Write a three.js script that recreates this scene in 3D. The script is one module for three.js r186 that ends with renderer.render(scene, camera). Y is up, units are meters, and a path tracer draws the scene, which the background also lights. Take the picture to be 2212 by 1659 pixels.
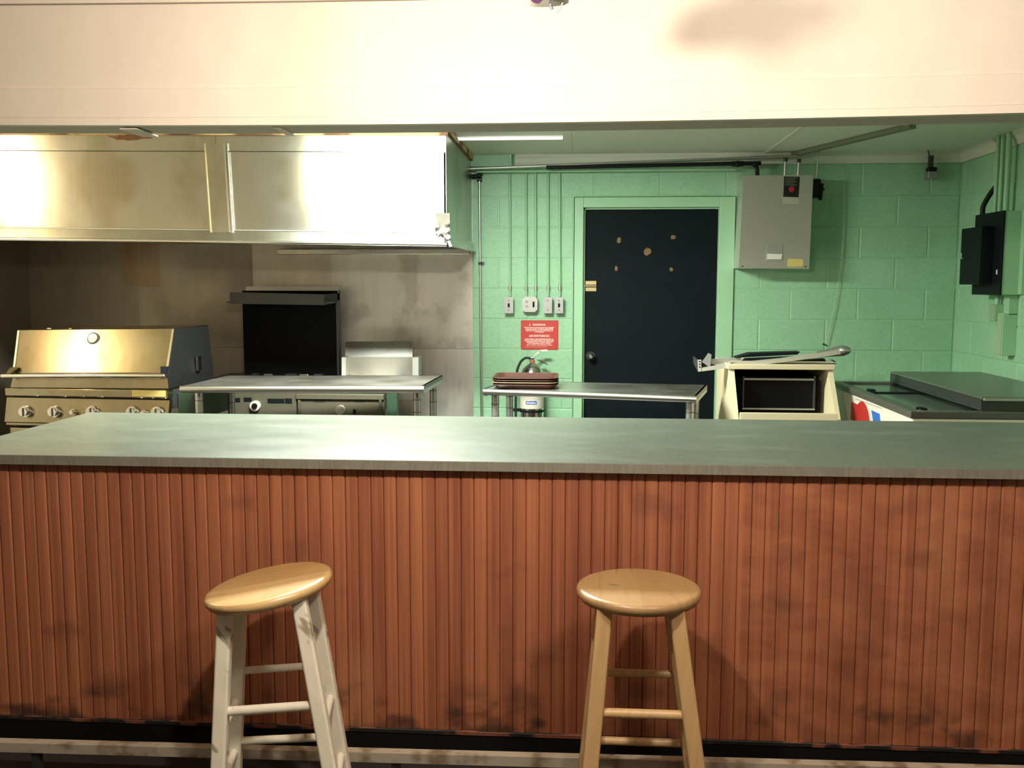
import * as THREE from 'three';
import { RoundedBoxGeometry } from 'three/addons/geometries/RoundedBoxGeometry.js';
import { mergeGeometries, toCreasedNormals } from 'three/addons/utils/BufferGeometryUtils.js';
import { RectAreaLightUniformsLib } from 'three/addons/lights/RectAreaLightUniformsLib.js';

// ---------------------------------------------------------------- camera
const W = 2212, H = 1659, FOC = 2050, CAM_Y = 1.45, R = Math.PI / 180;
const scene = new THREE.Scene();
scene.background = new THREE.Color(0x000000);
const camera = new THREE.PerspectiveCamera(2 * Math.atan(H / 2 / FOC) / R, W / H, 0.05, 60);
camera.position.set(0, CAM_Y, 0);
camera.rotation.set(-6.03 * R, 4.1 * R, 0.05 * R, 'YXZ');
camera.updateMatrixWorld(true);
const renderer = new THREE.WebGLRenderer({ antialias: true });
renderer.toneMapping = THREE.LinearToneMapping;
renderer.toneMappingExposure = 1.0;
renderer.shadowMap.enabled = true;
RectAreaLightUniformsLib.init();

// ---------------------------------------------------------------- lights (the lamps' meshes are built further down, around these)
const LAMPS = [ // bare globes over the eating side, warm; second one added to brighten the header
  { at: [-0.36, 1.985, -1.6], cd: 6.2, color: [1, 0.89, 0.74], r: 0.03 },
  { at: [0.75, 2.36, -1.2], cd: 5.0, color: [1, 0.91, 0.80], r: 0.09 },
];
const TUBE = { at: [-0.98, 2.205, -4.3], len: 1.2, wid: 0.26, nits: 185, side: 110, color: [0.94, 1, 0.90] }; // kitchen fluorescent
const BULB = { at: [-3.58, 2.13, -4.1], cd: 2.2, color: [1, 0.80, 0.52], r: 0.035 };                          // kitchen bare bulb

// ---------------------------------------------------------------- pixel -> place helpers
const ray = (px, py) => new THREE.Vector3((px - W / 2) / FOC, -(py - H / 2) / FOC, -1).applyQuaternion(camera.quaternion);
const C0 = camera.position.clone();
const atZ = (px, py, z) => { const d = ray(px, py); return C0.clone().addScaledVector(d, z / d.z); };
const atY = (px, py, y) => { const d = ray(px, py); return C0.clone().addScaledVector(d, (y - CAM_Y) / d.y); };
const atX = (px, py, x) => { const d = ray(px, py); return C0.clone().addScaledVector(d, x / d.x); };
const V = (x, y, z) => new THREE.Vector3(x, y, z);

// ---------------------------------------------------------------- noise and textures
function rng(seed) { let s = seed >>> 0; return () => { s = (s + 0x6D2B79F5) >>> 0; let t = s; t = Math.imul(t ^ (t >>> 15), t | 1); t ^= t + Math.imul(t ^ (t >>> 7), t | 61); return ((t ^ (t >>> 14)) >>> 0) / 4294967296; }; }
const rand = rng(7);
const PERM = new Float32Array(65536); { const r = rng(99); for (let i = 0; i < 65536; i++) PERM[i] = r(); }
const hash = (x, y) => PERM[((x * 73 + y * 2711) ^ (y * 179)) & 65535];
function vn(x, y) { const xi = Math.floor(x), yi = Math.floor(y), fx = x - xi, fy = y - yi, u = fx * fx * (3 - 2 * fx), v = fy * fy * (3 - 2 * fy); return (hash(xi, yi) * (1 - u) + hash(xi + 1, yi) * u) * (1 - v) + (hash(xi, yi + 1) * (1 - u) + hash(xi + 1, yi + 1) * u) * v; }
function fbm(x, y, o = 4) { let s = 0, a = 0.5, t = 0; for (let i = 0; i < o; i++) { s += a * vn(x, y); t += a; x = x * 2.03 + 17.1; y = y * 2.03 + 5.7; a *= 0.5; } return s / t; }
const sst = (a, b, x) => { const t = Math.min(1, Math.max(0, (x - a) / (b - a))); return t * t * (3 - 2 * t); };
const enc = c => { c = Math.min(1, Math.max(0, c)); return 255 * (c <= 0.0031308 ? c * 12.92 : 1.055 * Math.pow(c, 1 / 2.4) - 0.055); };
// fn(u, v) -> [r, g, b] (linear colour) or a number (data)
function tex(w, h, fn, repeat = true) {
  const d = new Uint8Array(w * h * 4); let color = false;
  for (let j = 0; j < h; j++) for (let i = 0; i < w; i++) {
    const c = fn((i + 0.5) / w, (j + 0.5) / h), k = (j * w + i) * 4;
    if (typeof c === 'number') { d[k] = d[k + 1] = d[k + 2] = Math.max(0, Math.min(255, c * 255)); }
    else { color = true; d[k] = enc(c[0]); d[k + 1] = enc(c[1]); d[k + 2] = enc(c[2]); }
    d[k + 3] = 255;
  }
  const t = new THREE.DataTexture(d, w, h); t.magFilter = THREE.LinearFilter; t.minFilter = THREE.LinearMipmapLinearFilter; t.generateMipmaps = true;
  if (repeat) t.wrapS = t.wrapT = THREE.MirroredRepeatWrapping;
  if (color) t.colorSpace = THREE.SRGBColorSpace;
  t.needsUpdate = true; return t;
}
function canvasTex(w, h, draw) { const c = document.createElement('canvas'); c.width = w; c.height = h; draw(c.getContext('2d'), w, h); const t = new THREE.CanvasTexture(c); t.colorSpace = THREE.SRGBColorSpace; return t; }
const mul = (c, k) => [c[0] * k, c[1] * k, c[2] * k];
const mixc = (a, b, t) => [a[0] + (b[0] - a[0]) * t, a[1] + (b[1] - a[1]) * t, a[2] + (b[2] - a[2]) * t];

// ---------------------------------------------------------------- materials
const lin = (r, g, b) => new THREE.Color().setRGB(r, g, b);
const std = (c, rough = 0.7, metal = 0, o = {}) => new THREE.MeshStandardMaterial({ color: Array.isArray(c) ? lin(...c) : c, roughness: rough, metalness: metal, ...o });
const smudge = tex(512, 512, (u, v) => 0.72 + 0.35 * (fbm(u * 5, v * 5, 4) - 0.5));
const steelTint = tex(512, 512, (u, v) => { const n = fbm(u * 3.3 + 3, v * 2.7, 5), l = vn(u * 220, v * 3); return mul(mixc([0.61, 0.60, 0.55], [0.50, 0.46, 0.37], sst(0.4, 0.66, n)), 0.96 + 0.06 * l); });
function steel(rough = 0.42, aniso = 0.75, o = {}) {
  return new THREE.MeshPhysicalMaterial({ color: lin(0.95, 0.95, 0.95), map: steelTint, metalness: 1, roughness: rough, roughnessMap: smudge, anisotropy: aniso, anisotropyRotation: Math.PI / 2, ...o });
}
const M = {};
M.steel = steel();
M.hood = steel(0.5, 0.8, { color: lin(0.80, 0.80, 0.77) });
M.grill = steel(0.24, 0.96, { color: lin(0.60, 0.54, 0.42) });
M.boxSteel = new THREE.MeshPhysicalMaterial({ color: lin(0.62, 0.60, 0.54), metalness: 0.7, roughness: 0.36, anisotropy: 0.4, anisotropyRotation: Math.PI / 2 });
M.steelTop = steel(0.5, 0.2);
M.steelDull = std([0.5, 0.5, 0.47], 0.5, 0.85);
M.chrome = std([0.75, 0.74, 0.7], 0.16, 1);
M.pipeSteel = std([0.52, 0.53, 0.5], 0.38, 0.9);
M.greyBox = std([0.3, 0.3, 0.29], 0.45, 0.35);
M.blackIron = new THREE.MeshPhysicalMaterial({ color: lin(0.009, 0.009, 0.01), roughness: 0.5, specularIntensity: 0.5 });
const matt = (c, r = 0.6, k = 0.25) => new THREE.MeshPhysicalMaterial({ color: lin(...c), roughness: r, specularIntensity: k });
M.blackPaint = matt([0.006, 0.008, 0.010], 0.5);
M.soot = matt([0.005, 0.005, 0.005], 0.85, 0.1);
M.darkSteel = std([0.06, 0.06, 0.062], 0.45, 0.6);
// green wall paint over block: mottled, faintly rough
const paintMap = tex(512, 512, (u, v) => { const n = fbm(u * 7, v * 7, 5), s = vn(u * 90, v * 90); return mul(mixc([0.29, 0.54, 0.33], [0.35, 0.59, 0.38], n), 0.94 + 0.1 * s); });
const paintBump = tex(512, 512, (u, v) => 0.5 * fbm(u * 60, v * 60, 3) + 0.5 * fbm(u * 14, v * 14, 3));
M.green = new THREE.MeshStandardMaterial({ map: paintMap, roughness: 0.5, bumpMap: paintBump, bumpScale: 0.0025 });
M.greenSmooth = std([0.31, 0.55, 0.34], 0.45);
M.greenDoorFrame = std([0.35, 0.59, 0.37], 0.42);
M.cream = std([0.62, 0.55, 0.36], 0.6);
M.white = std([0.74, 0.71, 0.64], 0.55);
const headerMap = tex(1024, 256, (u, v) => mul([0.73, 0.645, 0.55], 0.95 + 0.1 * fbm(u * 12, v * 8, 4)));
M.header = new THREE.MeshStandardMaterial({ map: headerMap, roughness: 0.6 });
M.headerUnder = std([0.50, 0.47, 0.40], 0.7);
M.roomWall = std([0.66, 0.58, 0.46], 0.8);
M.ceil = std([0.74, 0.75, 0.64], 0.7);
M.crown = std([0.68, 0.68, 0.58], 0.6);
M.floor = std([0.016, 0.014, 0.012], 0.75);
M.black = new THREE.MeshPhysicalMaterial({ color: lin(0.007, 0.007, 0.0068), roughness: 0.7, specularIntensity: 0.25 });
// heat-stained steel behind the cooking line (tempering colours, grease runs)
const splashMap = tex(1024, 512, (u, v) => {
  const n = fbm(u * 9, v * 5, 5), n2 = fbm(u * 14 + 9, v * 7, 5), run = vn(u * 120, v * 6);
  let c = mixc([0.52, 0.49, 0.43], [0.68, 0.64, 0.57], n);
  const brown = u < 0.255 ? 0.85 : u < 0.515 ? 0.72 : u < 0.69 ? 0.22 : 0;            // sheets to the left: browner tint, their dimmer light painted in too
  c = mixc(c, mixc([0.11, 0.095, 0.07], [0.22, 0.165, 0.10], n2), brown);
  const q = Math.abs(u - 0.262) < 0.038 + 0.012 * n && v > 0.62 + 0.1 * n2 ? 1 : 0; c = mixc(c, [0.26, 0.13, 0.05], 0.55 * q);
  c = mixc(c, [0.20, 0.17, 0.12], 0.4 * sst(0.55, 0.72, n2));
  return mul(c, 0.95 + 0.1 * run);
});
const splashRough = tex(512, 256, (u, v) => 0.45 + 0.5 * fbm(u * 10, v * 6, 4));
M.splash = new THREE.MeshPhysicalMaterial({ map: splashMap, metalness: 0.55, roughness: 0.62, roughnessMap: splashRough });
// counter laminate: fine grey-green speckle, pale wipe marks
const lamMap = tex(1024, 512, (u, v) => {
  const s = vn(u * 500, v * 250), s2 = vn(u * 240 + 40, v * 120); let c = mixc([0.075, 0.09, 0.07], [0.13, 0.145, 0.112], 0.6 * s + 0.4 * s2);
  const w = sst(0.5, 0.85, fbm(u * 5 + v * 2, v * 9, 5)); return mixc(c, [0.20, 0.22, 0.19], 0.3 * w);
});
const lamRough = tex(512, 256, (u, v) => 0.8 + 0.3 * (fbm(u * 4, v * 7, 5) - 0.5));
M.laminate = new THREE.MeshPhysicalMaterial({ map: lamMap, roughness: 0.5, roughnessMap: lamRough, specularIntensity: 0.5 });
const edgeMap = tex(512, 64, (u, v) => { const s = vn(u * 240, v * 20), t = fbm(u * 40, v * 6, 3); return mixc([0.13, 0.125, 0.095], [0.25, 0.235, 0.185], 0.55 * s + 0.45 * t); });
M.laminateEdge = new THREE.MeshStandardMaterial({ map: edgeMap, roughness: 0.55 });
// red-brown stained bead board, one picture over the whole front
const PAN = { x0: -1.95, x1: 1.90, y0: 0.09, y1: 0.915, z: -2.728, bead: 0.0385 };
const panelMap = tex(2048, 1024, (u, v) => {
  const x = PAN.x0 + u * (PAN.x1 - PAN.x0), y = v * (PAN.y1 - PAN.y0);
  const bi = Math.floor((x - PAN.x0) / PAN.bead), bt = hash(bi * 3 + 1, 77);
  const right = sst(0.655, 0.662, (x + 1.73) / 3.0 - 0.075);
  const g = fbm(x * 150 + bt * 40, y * 2.2 + bt * 9, 3), g2 = fbm(x * 34, y * 1.4, 4), burl = fbm(x * 9 + y * 3, y * 22 + 2 * fbm(x * 6, y * 6, 2), 4);
  let t = 0.42 * g + 0.33 * g2 + 0.25 * bt; t = t * (1 - 0.45 * right) + 0.45 * right * burl;
  let c = mixc([0.235, 0.068, 0.033], [0.44, 0.158, 0.072], sst(0.15, 0.85, t));
  c = mixc(c, [0.52, 0.235, 0.105], 0.4 * sst(0.6, 0.8, fbm(x * 3.1 + 4, y * 1.1, 3)));
  const blot = sst(0.60, 0.80, fbm(x * 5 + 31, y * 7 + 3, 5)); c = mixc(c, [0.12, 0.04, 0.025], 0.45 * blot);
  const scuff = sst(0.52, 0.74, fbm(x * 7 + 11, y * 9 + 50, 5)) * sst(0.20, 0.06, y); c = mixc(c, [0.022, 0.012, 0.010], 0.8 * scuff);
  return c;
}, false);
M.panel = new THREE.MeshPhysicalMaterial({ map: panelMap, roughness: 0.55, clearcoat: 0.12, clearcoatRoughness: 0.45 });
const trimMap = tex(1024, 16, (u, v) => mixc([0.20, 0.065, 0.035], [0.012, 0.01, 0.009], sst(0.40, 0.50, fbm(u * 46, v * 2, 4))));
M.raggedTrim = new THREE.MeshStandardMaterial({ map: trimMap, roughness: 0.6 });
const railMap = tex(1024, 32, (u, v) => mixc([0.52, 0.46, 0.36], [0.26, 0.19, 0.12], sst(0.45, 0.75, fbm(u * 60, v * 3, 4))));
M.rail = new THREE.MeshStandardMaterial({ map: railMap, roughness: 0.42, metalness: 0.25 });
// stool woods: glued strips on seatZ; seatX strips paint a lit front and shaded back
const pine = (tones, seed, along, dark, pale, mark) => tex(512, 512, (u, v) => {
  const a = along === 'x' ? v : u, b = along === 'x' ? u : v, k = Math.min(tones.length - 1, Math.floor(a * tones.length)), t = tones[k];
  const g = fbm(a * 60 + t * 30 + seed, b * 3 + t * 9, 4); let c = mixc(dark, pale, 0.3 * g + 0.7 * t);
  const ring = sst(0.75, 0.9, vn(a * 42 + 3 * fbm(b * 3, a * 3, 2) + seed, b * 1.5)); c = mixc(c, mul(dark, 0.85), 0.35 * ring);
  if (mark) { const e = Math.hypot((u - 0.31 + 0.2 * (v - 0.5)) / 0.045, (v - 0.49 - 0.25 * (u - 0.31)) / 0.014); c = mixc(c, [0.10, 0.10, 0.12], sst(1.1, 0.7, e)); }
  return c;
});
M.seatX = new THREE.MeshPhysicalMaterial({ map: pine([0.25, 0.4, 0.95, 1], 5, 'x', [0.33, 0.175, 0.06], [0.62, 0.42, 0.19]), roughness: 0.32, clearcoat: 0.4, clearcoatRoughness: 0.2 });  // paler front strips are light painted into the wood colour
M.seatZ = new THREE.MeshPhysicalMaterial({ map: pine([0.62, 0.7, 0.42, 0.5], 23, 'z', [0.25, 0.13, 0.055], [0.42, 0.265, 0.11], true), roughness: 0.42, clearcoat: 0.3, clearcoatRoughness: 0.25 });
M.legPine = new THREE.MeshPhysicalMaterial({ map: tex(256, 512, (u, v) => mixc([0.46, 0.28, 0.12], [0.60, 0.39, 0.19], fbm(u * 24, v * 3, 4))), roughness: 0.4, clearcoat: 0.3, clearcoatRoughness: 0.3 });
M.legWhite = new THREE.MeshStandardMaterial({ map: tex(256, 1024, (u, v) => { const n = fbm(u * 5, v * 14, 4), k = sst(0.68, 0.76, fbm(u * 4 + 7, v * 20, 3)); return mixc(mul([0.76, 0.70, 0.58], 0.9 + 0.2 * n), [0.20, 0.13, 0.07], 0.7 * k); }), roughness: 0.5 });
M.rust = new THREE.MeshStandardMaterial({ map: tex(1024, 32, (u, v) => mixc([0.55, 0.36, 0.15], [0.14, 0.055, 0.018], sst(0.5, 0.66, fbm(u * 22 + 3, v * 2, 4)))), roughness: 0.7 });
M.tray = std([0.055, 0.02, 0.013], 0.4);
M.trayPale = std([0.40, 0.25, 0.13], 0.5);
M.brass = std([0.5, 0.4, 0.22], 0.4, 0.7);
M.patch = std([0.20, 0.12, 0.05], 0.7);
M.red = std([0.45, 0.02, 0.02], 0.45);
M.blue = std([0.02, 0.13, 0.5], 0.45);
M.enamel = std([0.74, 0.72, 0.62], 0.35);
M.glass = new THREE.MeshPhysicalMaterial({ color: lin(0.55, 0.62, 0.55), roughness: 0.06, transmission: 1, thickness: 0, ior: 1.5 });
M.paleMetal = std([0.50, 0.48, 0.40], 0.45, 0.3);
M.rubber = std([0.01, 0.016, 0.012], 0.6);
M.cord = std([0.45, 0.5, 0.42], 0.6);
M.orange = std([0.45, 0.12, 0.06], 0.5);
M.ivory = std([0.55, 0.52, 0.44], 0.5);
M.yellowLabel = std([0.62, 0.50, 0.16], 0.55);
M.controlPanel = std([0.11, 0.10, 0.068], 0.45, 0.3);

// ---------------------------------------------------------------- objects: naming, parts
const used = new Map();
function numbered(name) { const n = used.get(name) || 0; used.set(name, n + 1); return n ? `${name}_${String(n).padStart(3, '0')}` : name; }
const BASE = new WeakMap();
function thing(name, label, category, base, group) {
  const o = new THREE.Group(); o.name = numbered(name); o.position.copy(base); o.userData = { label, category };
  if (group) o.userData.group = group;
  BASE.set(o, base.clone()); scene.add(o); return o;
}
function struct(name, base = V(0, 0, 0), label, category) { const o = new THREE.Group(); o.name = numbered(name); o.position.copy(base); o.userData = { kind: 'structure' }; if (label) { o.userData.label = label; o.userData.category = category; } BASE.set(o, base.clone()); scene.add(o); return o; }
// geometry is written in room coordinates; part() moves it to its thing's base
function part(name, geo, mat, parent, label) {
  const gs = (Array.isArray(geo) ? geo : [geo]).map(g => (g.index ? g.toNonIndexed() : g));
  gs.forEach(g => { for (const k of Object.keys(g.attributes)) if (!['position', 'normal', 'uv'].includes(k)) g.deleteAttribute(k); });
  const g = gs.length > 1 ? mergeGeometries(gs) : gs[0];
  const b = BASE.get(parent); g.translate(-b.x, -b.y, -b.z);
  const m = new THREE.Mesh(g, mat); m.name = name; m.castShadow = m.receiveShadow = true; if (label) m.userData.label = label;
  BASE.set(m, b); parent.add(m); return m;
}
// ---- shapes
function uvm(g) { // uv in metres from the dominant direction of each face
  if (g.index) g = g.toNonIndexed();
  const p = g.attributes.position, uv = new Float32Array(p.count * 2), a = V(), b = V(), c = V(), n = V();
  for (let i = 0; i < p.count; i += 3) {
    a.fromBufferAttribute(p, i); b.fromBufferAttribute(p, i + 1); c.fromBufferAttribute(p, i + 2); n.subVectors(b, a).cross(c.clone().sub(a));
    const ax = Math.abs(n.x), ay = Math.abs(n.y), az = Math.abs(n.z);
    [a, b, c].forEach((q, k) => { const o = (i + k) * 2; if (az >= ax && az >= ay) { uv[o] = q.x; uv[o + 1] = q.y; } else if (ax >= ay) { uv[o] = q.z; uv[o + 1] = q.y; } else { uv[o] = q.x; uv[o + 1] = q.z; } });
  }
  g.setAttribute('uv', new THREE.BufferAttribute(uv, 2)); return g;
}
const box = (x0, x1, y0, y1, z0, z1, r = 0) => { const w = Math.abs(x1 - x0), h = Math.abs(y1 - y0), d = Math.abs(z1 - z0); const g = r ? new RoundedBoxGeometry(w, h, d, 2, Math.min(r, w / 2.01, h / 2.01, d / 2.01)) : new THREE.BoxGeometry(w, h, d); g.translate((x0 + x1) / 2, (y0 + y1) / 2, (z0 + z1) / 2); return uvm(g); };
// solid from four front corners (counter-clockwise from the front) and a thickness vector
function slab(p, v) {
  const q = p.map(a => a.clone().add(v)), F = [[p[0], p[1], p[2], p[3]], [q[1], q[0], q[3], q[2]], [p[1], q[1], q[2], p[2]], [q[0], p[0], p[3], q[3]], [p[3], p[2], q[2], q[3]], [q[0], q[1], p[1], p[0]]], pos = [];
  for (const f of F) for (const k of [0, 1, 2, 0, 2, 3]) pos.push(f[k].x, f[k].y, f[k].z);
  const g = new THREE.BufferGeometry(); g.setAttribute('position', new THREE.Float32BufferAttribute(pos, 3)); g.computeVertexNormals(); return uvm(g);
}
const rectZ = (x0, y0, x1, y1, z, d) => slab([atZ(x0, y1, z), atZ(x1, y1, z), atZ(x1, y0, z), atZ(x0, y0, z)], V(0, 0, -d)); // pixel rectangle on a plane parallel to the back wall
function cyl(a, b, r0, r1 = r0, seg = 16) { const d = b.clone().sub(a), g = new THREE.CylinderGeometry(r1, r0, d.length(), seg, 1); g.applyQuaternion(new THREE.Quaternion().setFromUnitVectors(V(0, 1, 0), d.normalize())); const m = a.clone().add(b).multiplyScalar(0.5); g.translate(m.x, m.y, m.z); return g; }
function tube(pts, r, seg = 40, rad = 10) { return new THREE.TubeGeometry(new THREE.CatmullRomCurve3(pts, false, 'catmullrom', 0.4), seg, r, rad, false); }
const ball = (c, r, sx = 1, sy = 1, sz = 1) => { const g = new THREE.SphereGeometry(r, 20, 14); g.scale(sx, sy, sz); g.translate(c.x, c.y, c.z); return g; };
function lathe(prof, c, seg = 40) { const g = new THREE.LatheGeometry(prof.map(a => new THREE.Vector2(a[0], a[1])), seg); g.translate(c.x, c.y, c.z); return g; }
function quad(p, u = true) { const g = new THREE.BufferGeometry(), pos = []; for (const k of [0, 1, 2, 0, 2, 3]) pos.push(p[k].x, p[k].y, p[k].z); g.setAttribute('position', new THREE.Float32BufferAttribute(pos, 3)); g.setAttribute('uv', new THREE.Float32BufferAttribute([0, 0, 1, 0, 1, 1, 0, 0, 1, 1, 0, 1], 2)); g.computeVertexNormals(); return g; }
const discZ = (c, r, d, seg = 24) => { const g = new THREE.CylinderGeometry(r, r, d, seg); g.rotateX(Math.PI / 2); g.translate(c.x, c.y, c.z); return g; };

// ================================================================ ROOM
const ZW = -6.2, XR = 2.36, XL = -3.72, CEIL = 2.27, HZ0 = -2.72, HZ1 = -2.87, XD0 = -4.4, XD1 = 3.4, CD = 2.5;

// floor, dining ceiling and far walls
{ const f = struct('floor'); part('floor_slab', box(XD0, XD1, -0.1, 0, ZW - 0.2, 3.2), M.floor, f); }
{ const c = struct('ceiling'); part('ceiling_slab', box(XD0, XD1, CD, CD + 0.1, HZ1, 3.2), M.roomWall, c); }
{ const w = struct('wall_rear'); part('wall_surface', box(XD0 - 0.1, XD1 + 0.1, 0, CD, 3.2, 3.3), M.roomWall, w); }
{ const w = struct('wall_dining_left'); part('wall_surface', box(XD0 - 0.1, XD0, 0, CD, HZ0, 3.2), M.roomWall, w); }
{ const w = struct('wall_dining_right'); part('wall_surface', box(XD1, XD1 + 0.1, 0, CD, HZ0, 3.2), M.roomWall, w); }

// header over the counter: painted boards, sagging a little in the middle
const sag = x => 1.8965 + 0.0125 * Math.pow((x + 0.3) / 1.5, 2) * 0.95;
function strip(x0, x1, yl, yh, z0, z1, n = 24) { // board that follows the sag
  const gs = []; for (let i = 0; i < n; i++) { const a = x0 + (x1 - x0) * i / n, b = x0 + (x1 - x0) * (i + 1) / n; gs.push(slab([V(a, sag(a) + yl, z0), V(b, sag(b) + yl, z0), V(b, sag(b) + yh, z0), V(a, sag(a) + yh, z0)], V(0, 0, z1 - z0))); }
  return gs;
}
{
  const w = struct('wall_header', V(0, 0, HZ0), 'cream painted board header above the serving counter', 'header');
  const xs = [-2.4, 2.4], core = std([0.50, 0.46, 0.38], 0.7);
  part('header_core', [...strip(xs[0], xs[1], 0.002, 0.56, HZ0 - 0.002, HZ1)], core, w);
  part('board', strip(xs[0], xs[1], 0, 0.0215, HZ0 + 0.017, HZ0 - 0.01), M.header, w);
  part('board', strip(xs[0], xs[1], 0.0225, 0.104, HZ0 + 0.014, HZ0 - 0.01), M.header, w);
  part('board', strip(xs[0], xs[1], 0.1055, 0.337, HZ0 + 0.008, HZ0 - 0.01), M.header, w);
  part('board', strip(xs[0], xs[1], 0.339, 0.352, HZ0 + 0.02, HZ0 - 0.01), M.header, w);
  part('board', strip(xs[0], xs[1], 0.353, 0.56, HZ0 + 0.014, HZ0 - 0.01), M.header, w);
  for (const px of [272, 600]) { const a = atY(px, 276, 1.898); part('paint_patch', box(a.x - 0.025 * (px < 300 ? 1 : 0.5), a.x + 0.025 * (px < 300 ? 1 : 0.5), 1.8955, 1.90, -2.88, -2.735), M.header, w, 'pale paint patch'); }
  part('side_wall', box(XD0 - 0.1, -2.4, 0, CD, HZ1, HZ0), M.roomWall, w);
  part('side_wall', box(2.4, XD1 + 0.1, 0, CD, HZ1, HZ0), M.roomWall, w);
}

// ---- block walls
const COURSE = 0.1965, JY = 2.007, BL = 0.419;
function blockGeo(w, h) { // bevelled face of a block, front at z = 0, centred
  const c = 0.005, d = 0.014, o = [[-w / 2, -h / 2], [w / 2, -h / 2], [w / 2, h / 2], [-w / 2, h / 2]], i = [[-w / 2 + c, -h / 2 + c], [w / 2 - c, -h / 2 + c], [w / 2 - c, h / 2 - c], [-w / 2 + c, h / 2 - c]], pos = [];
  const t = (a, b, e) => pos.push(...a, ...b, ...e), P = (q, z) => [q[0], q[1], z];
  t(P(i[0], 0), P(i[1], 0), P(i[2], 0)); t(P(i[0], 0), P(i[2], 0), P(i[3], 0));
  for (let k = 0; k < 4; k++) { const n = (k + 1) % 4; t(P(o[k], -0.0035), P(o[n], -0.0035), P(i[n], 0)); t(P(o[k], -0.0035), P(i[n], 0), P(i[k], 0)); t(P(o[k], -d), P(o[n], -d), P(o[n], -0.0035)); t(P(o[k], -d), P(o[n], -0.0035), P(o[k], -0.0035)); }
  const g = new THREE.BufferGeometry(); g.setAttribute('position', new THREE.Float32BufferAttribute(pos, 3)); g.computeVertexNormals(); return uvm(g);
}
const bcache = new Map();
const doorHole = { x0: atZ(1238, 700, ZW).x, x1: atZ(1586, 600, ZW).x, top: JY - 0.002 };
function blocks(parent, s0, s1, y0, y1, phaseA, phaseB, place, hole) {
  const J = 0.004; let row = 0;
  for (let k = -10; k <= 2; k++) {
    const a = JY + (k) * COURSE, b = a + COURSE; if (b <= y0 + 0.01 || a >= y1 - 0.01) continue;
    const ya = Math.max(a, y0), yb = Math.min(b, y1), ph = (k & 1) ? phaseA : phaseB; row++;
    let iv = [[s0, s1]]; if (hole && (ya + yb) / 2 < hole.top) iv = [[s0, hole.x0], [hole.x1, s1]];
    for (const [p, q] of iv) {
      const n0 = Math.floor((p - ph) / BL) - 1; 
      for (let n = n0; n < n0 + 30; n++) {
        const l = Math.max(p, ph + n * BL), r = Math.min(q, ph + (n + 1) * BL); if (r - l < 0.03) continue;
        const w = r - l - J, h = yb - ya - J, v = Math.floor(rand() * 3), key = `${w.toFixed(3)},${h.toFixed(3)},${v}`;
        if (!bcache.has(key)) { const g = blockGeo(w, h), uv = g.attributes.uv; for (let i = 0; i < uv.count; i++) uv.setXY(i, uv.getX(i) + v * 0.37 + w, uv.getY(i) + v * 0.71); bcache.set(key, g); }
        const m = new THREE.Mesh(bcache.get(key), M.green); m.name = 'block'; m.castShadow = m.receiveShadow = true;
        place(m, (l + r) / 2, (ya + yb) / 2, (rand() - 0.5) * 0.0016); parent.add(m);
      }
    }
  }
}
{
  const w = struct('wall_back', V(0, 0, ZW), 'green painted concrete block wall behind the kitchen', 'wall');
  const a = doorHole;
  part('mortar', [box(XL - 0.1, a.x0, 0, CEIL, ZW - 0.16, ZW - 0.0022), box(a.x1, XR + 0.1, 0, CEIL, ZW - 0.16, ZW - 0.0022), box(a.x0, a.x1, a.top, CEIL, ZW - 0.16, ZW - 0.0022)], M.greenSmooth, w);
  blocks(w, -0.95, XR, 0.35, CEIL, 1.982, 1.757, (m, s, y, dz) => m.position.set(s, y, dz), a);
  const w2 = struct('wall_right', V(XR, 0, 0), 'green painted block wall carrying the electrical panel', 'wall');
  part('mortar', box(XR + 0.0022, XR + 0.15, 0, CEIL, HZ1, ZW), M.greenSmooth, w2);
  blocks(w2, -ZW - 1.75, -ZW, 0.35, CEIL, 5.93, 5.72, (m, s, y, dz) => { m.position.set(-dz, y, -s); m.rotation.y = -Math.PI / 2; });
  const w3 = struct('wall_left'); part('wall_surface', box(XL - 0.12, XL, 0, CEIL, HZ1, ZW), M.roomWall, w3);
}
// kitchen ceiling: sheets, with cover battens on some joints
{
  const c = struct('ceiling', V(0, CEIL, 0), 'pale kitchen ceiling sheets with cover battens', 'ceiling');
  const seamX = atY(1236, 300, CEIL).x, batX = atY(1690, 305, CEIL).x, zc = -5.12;
  part('ceiling_backing', box(XL - 0.12, XR + 0.15, CEIL + 0.004, CEIL + 0.1, HZ1 + 0.01, ZW - 0.16), M.ceil, c);
  for (const [a, b] of [[XL, seamX - 0.0015], [seamX + 0.0015, batX - 0.002], [batX + 0.002, XR]]) for (const [p, q] of [[HZ1, zc + 0.002], [zc - 0.002, ZW]]) part('ceiling_sheet', box(a, b, CEIL, CEIL + 0.006, q, p), M.ceil, c);
  const bw = 0.016;
  part('batten', box(batX - bw, batX + bw, CEIL - 0.007, CEIL, ZW + 0.05, zc - bw, 0.002), M.crown, c);
  part('batten', box(batX - bw, XR, CEIL - 0.007, CEIL, zc - bw, zc + bw, 0.002), M.crown, c);
}
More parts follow.
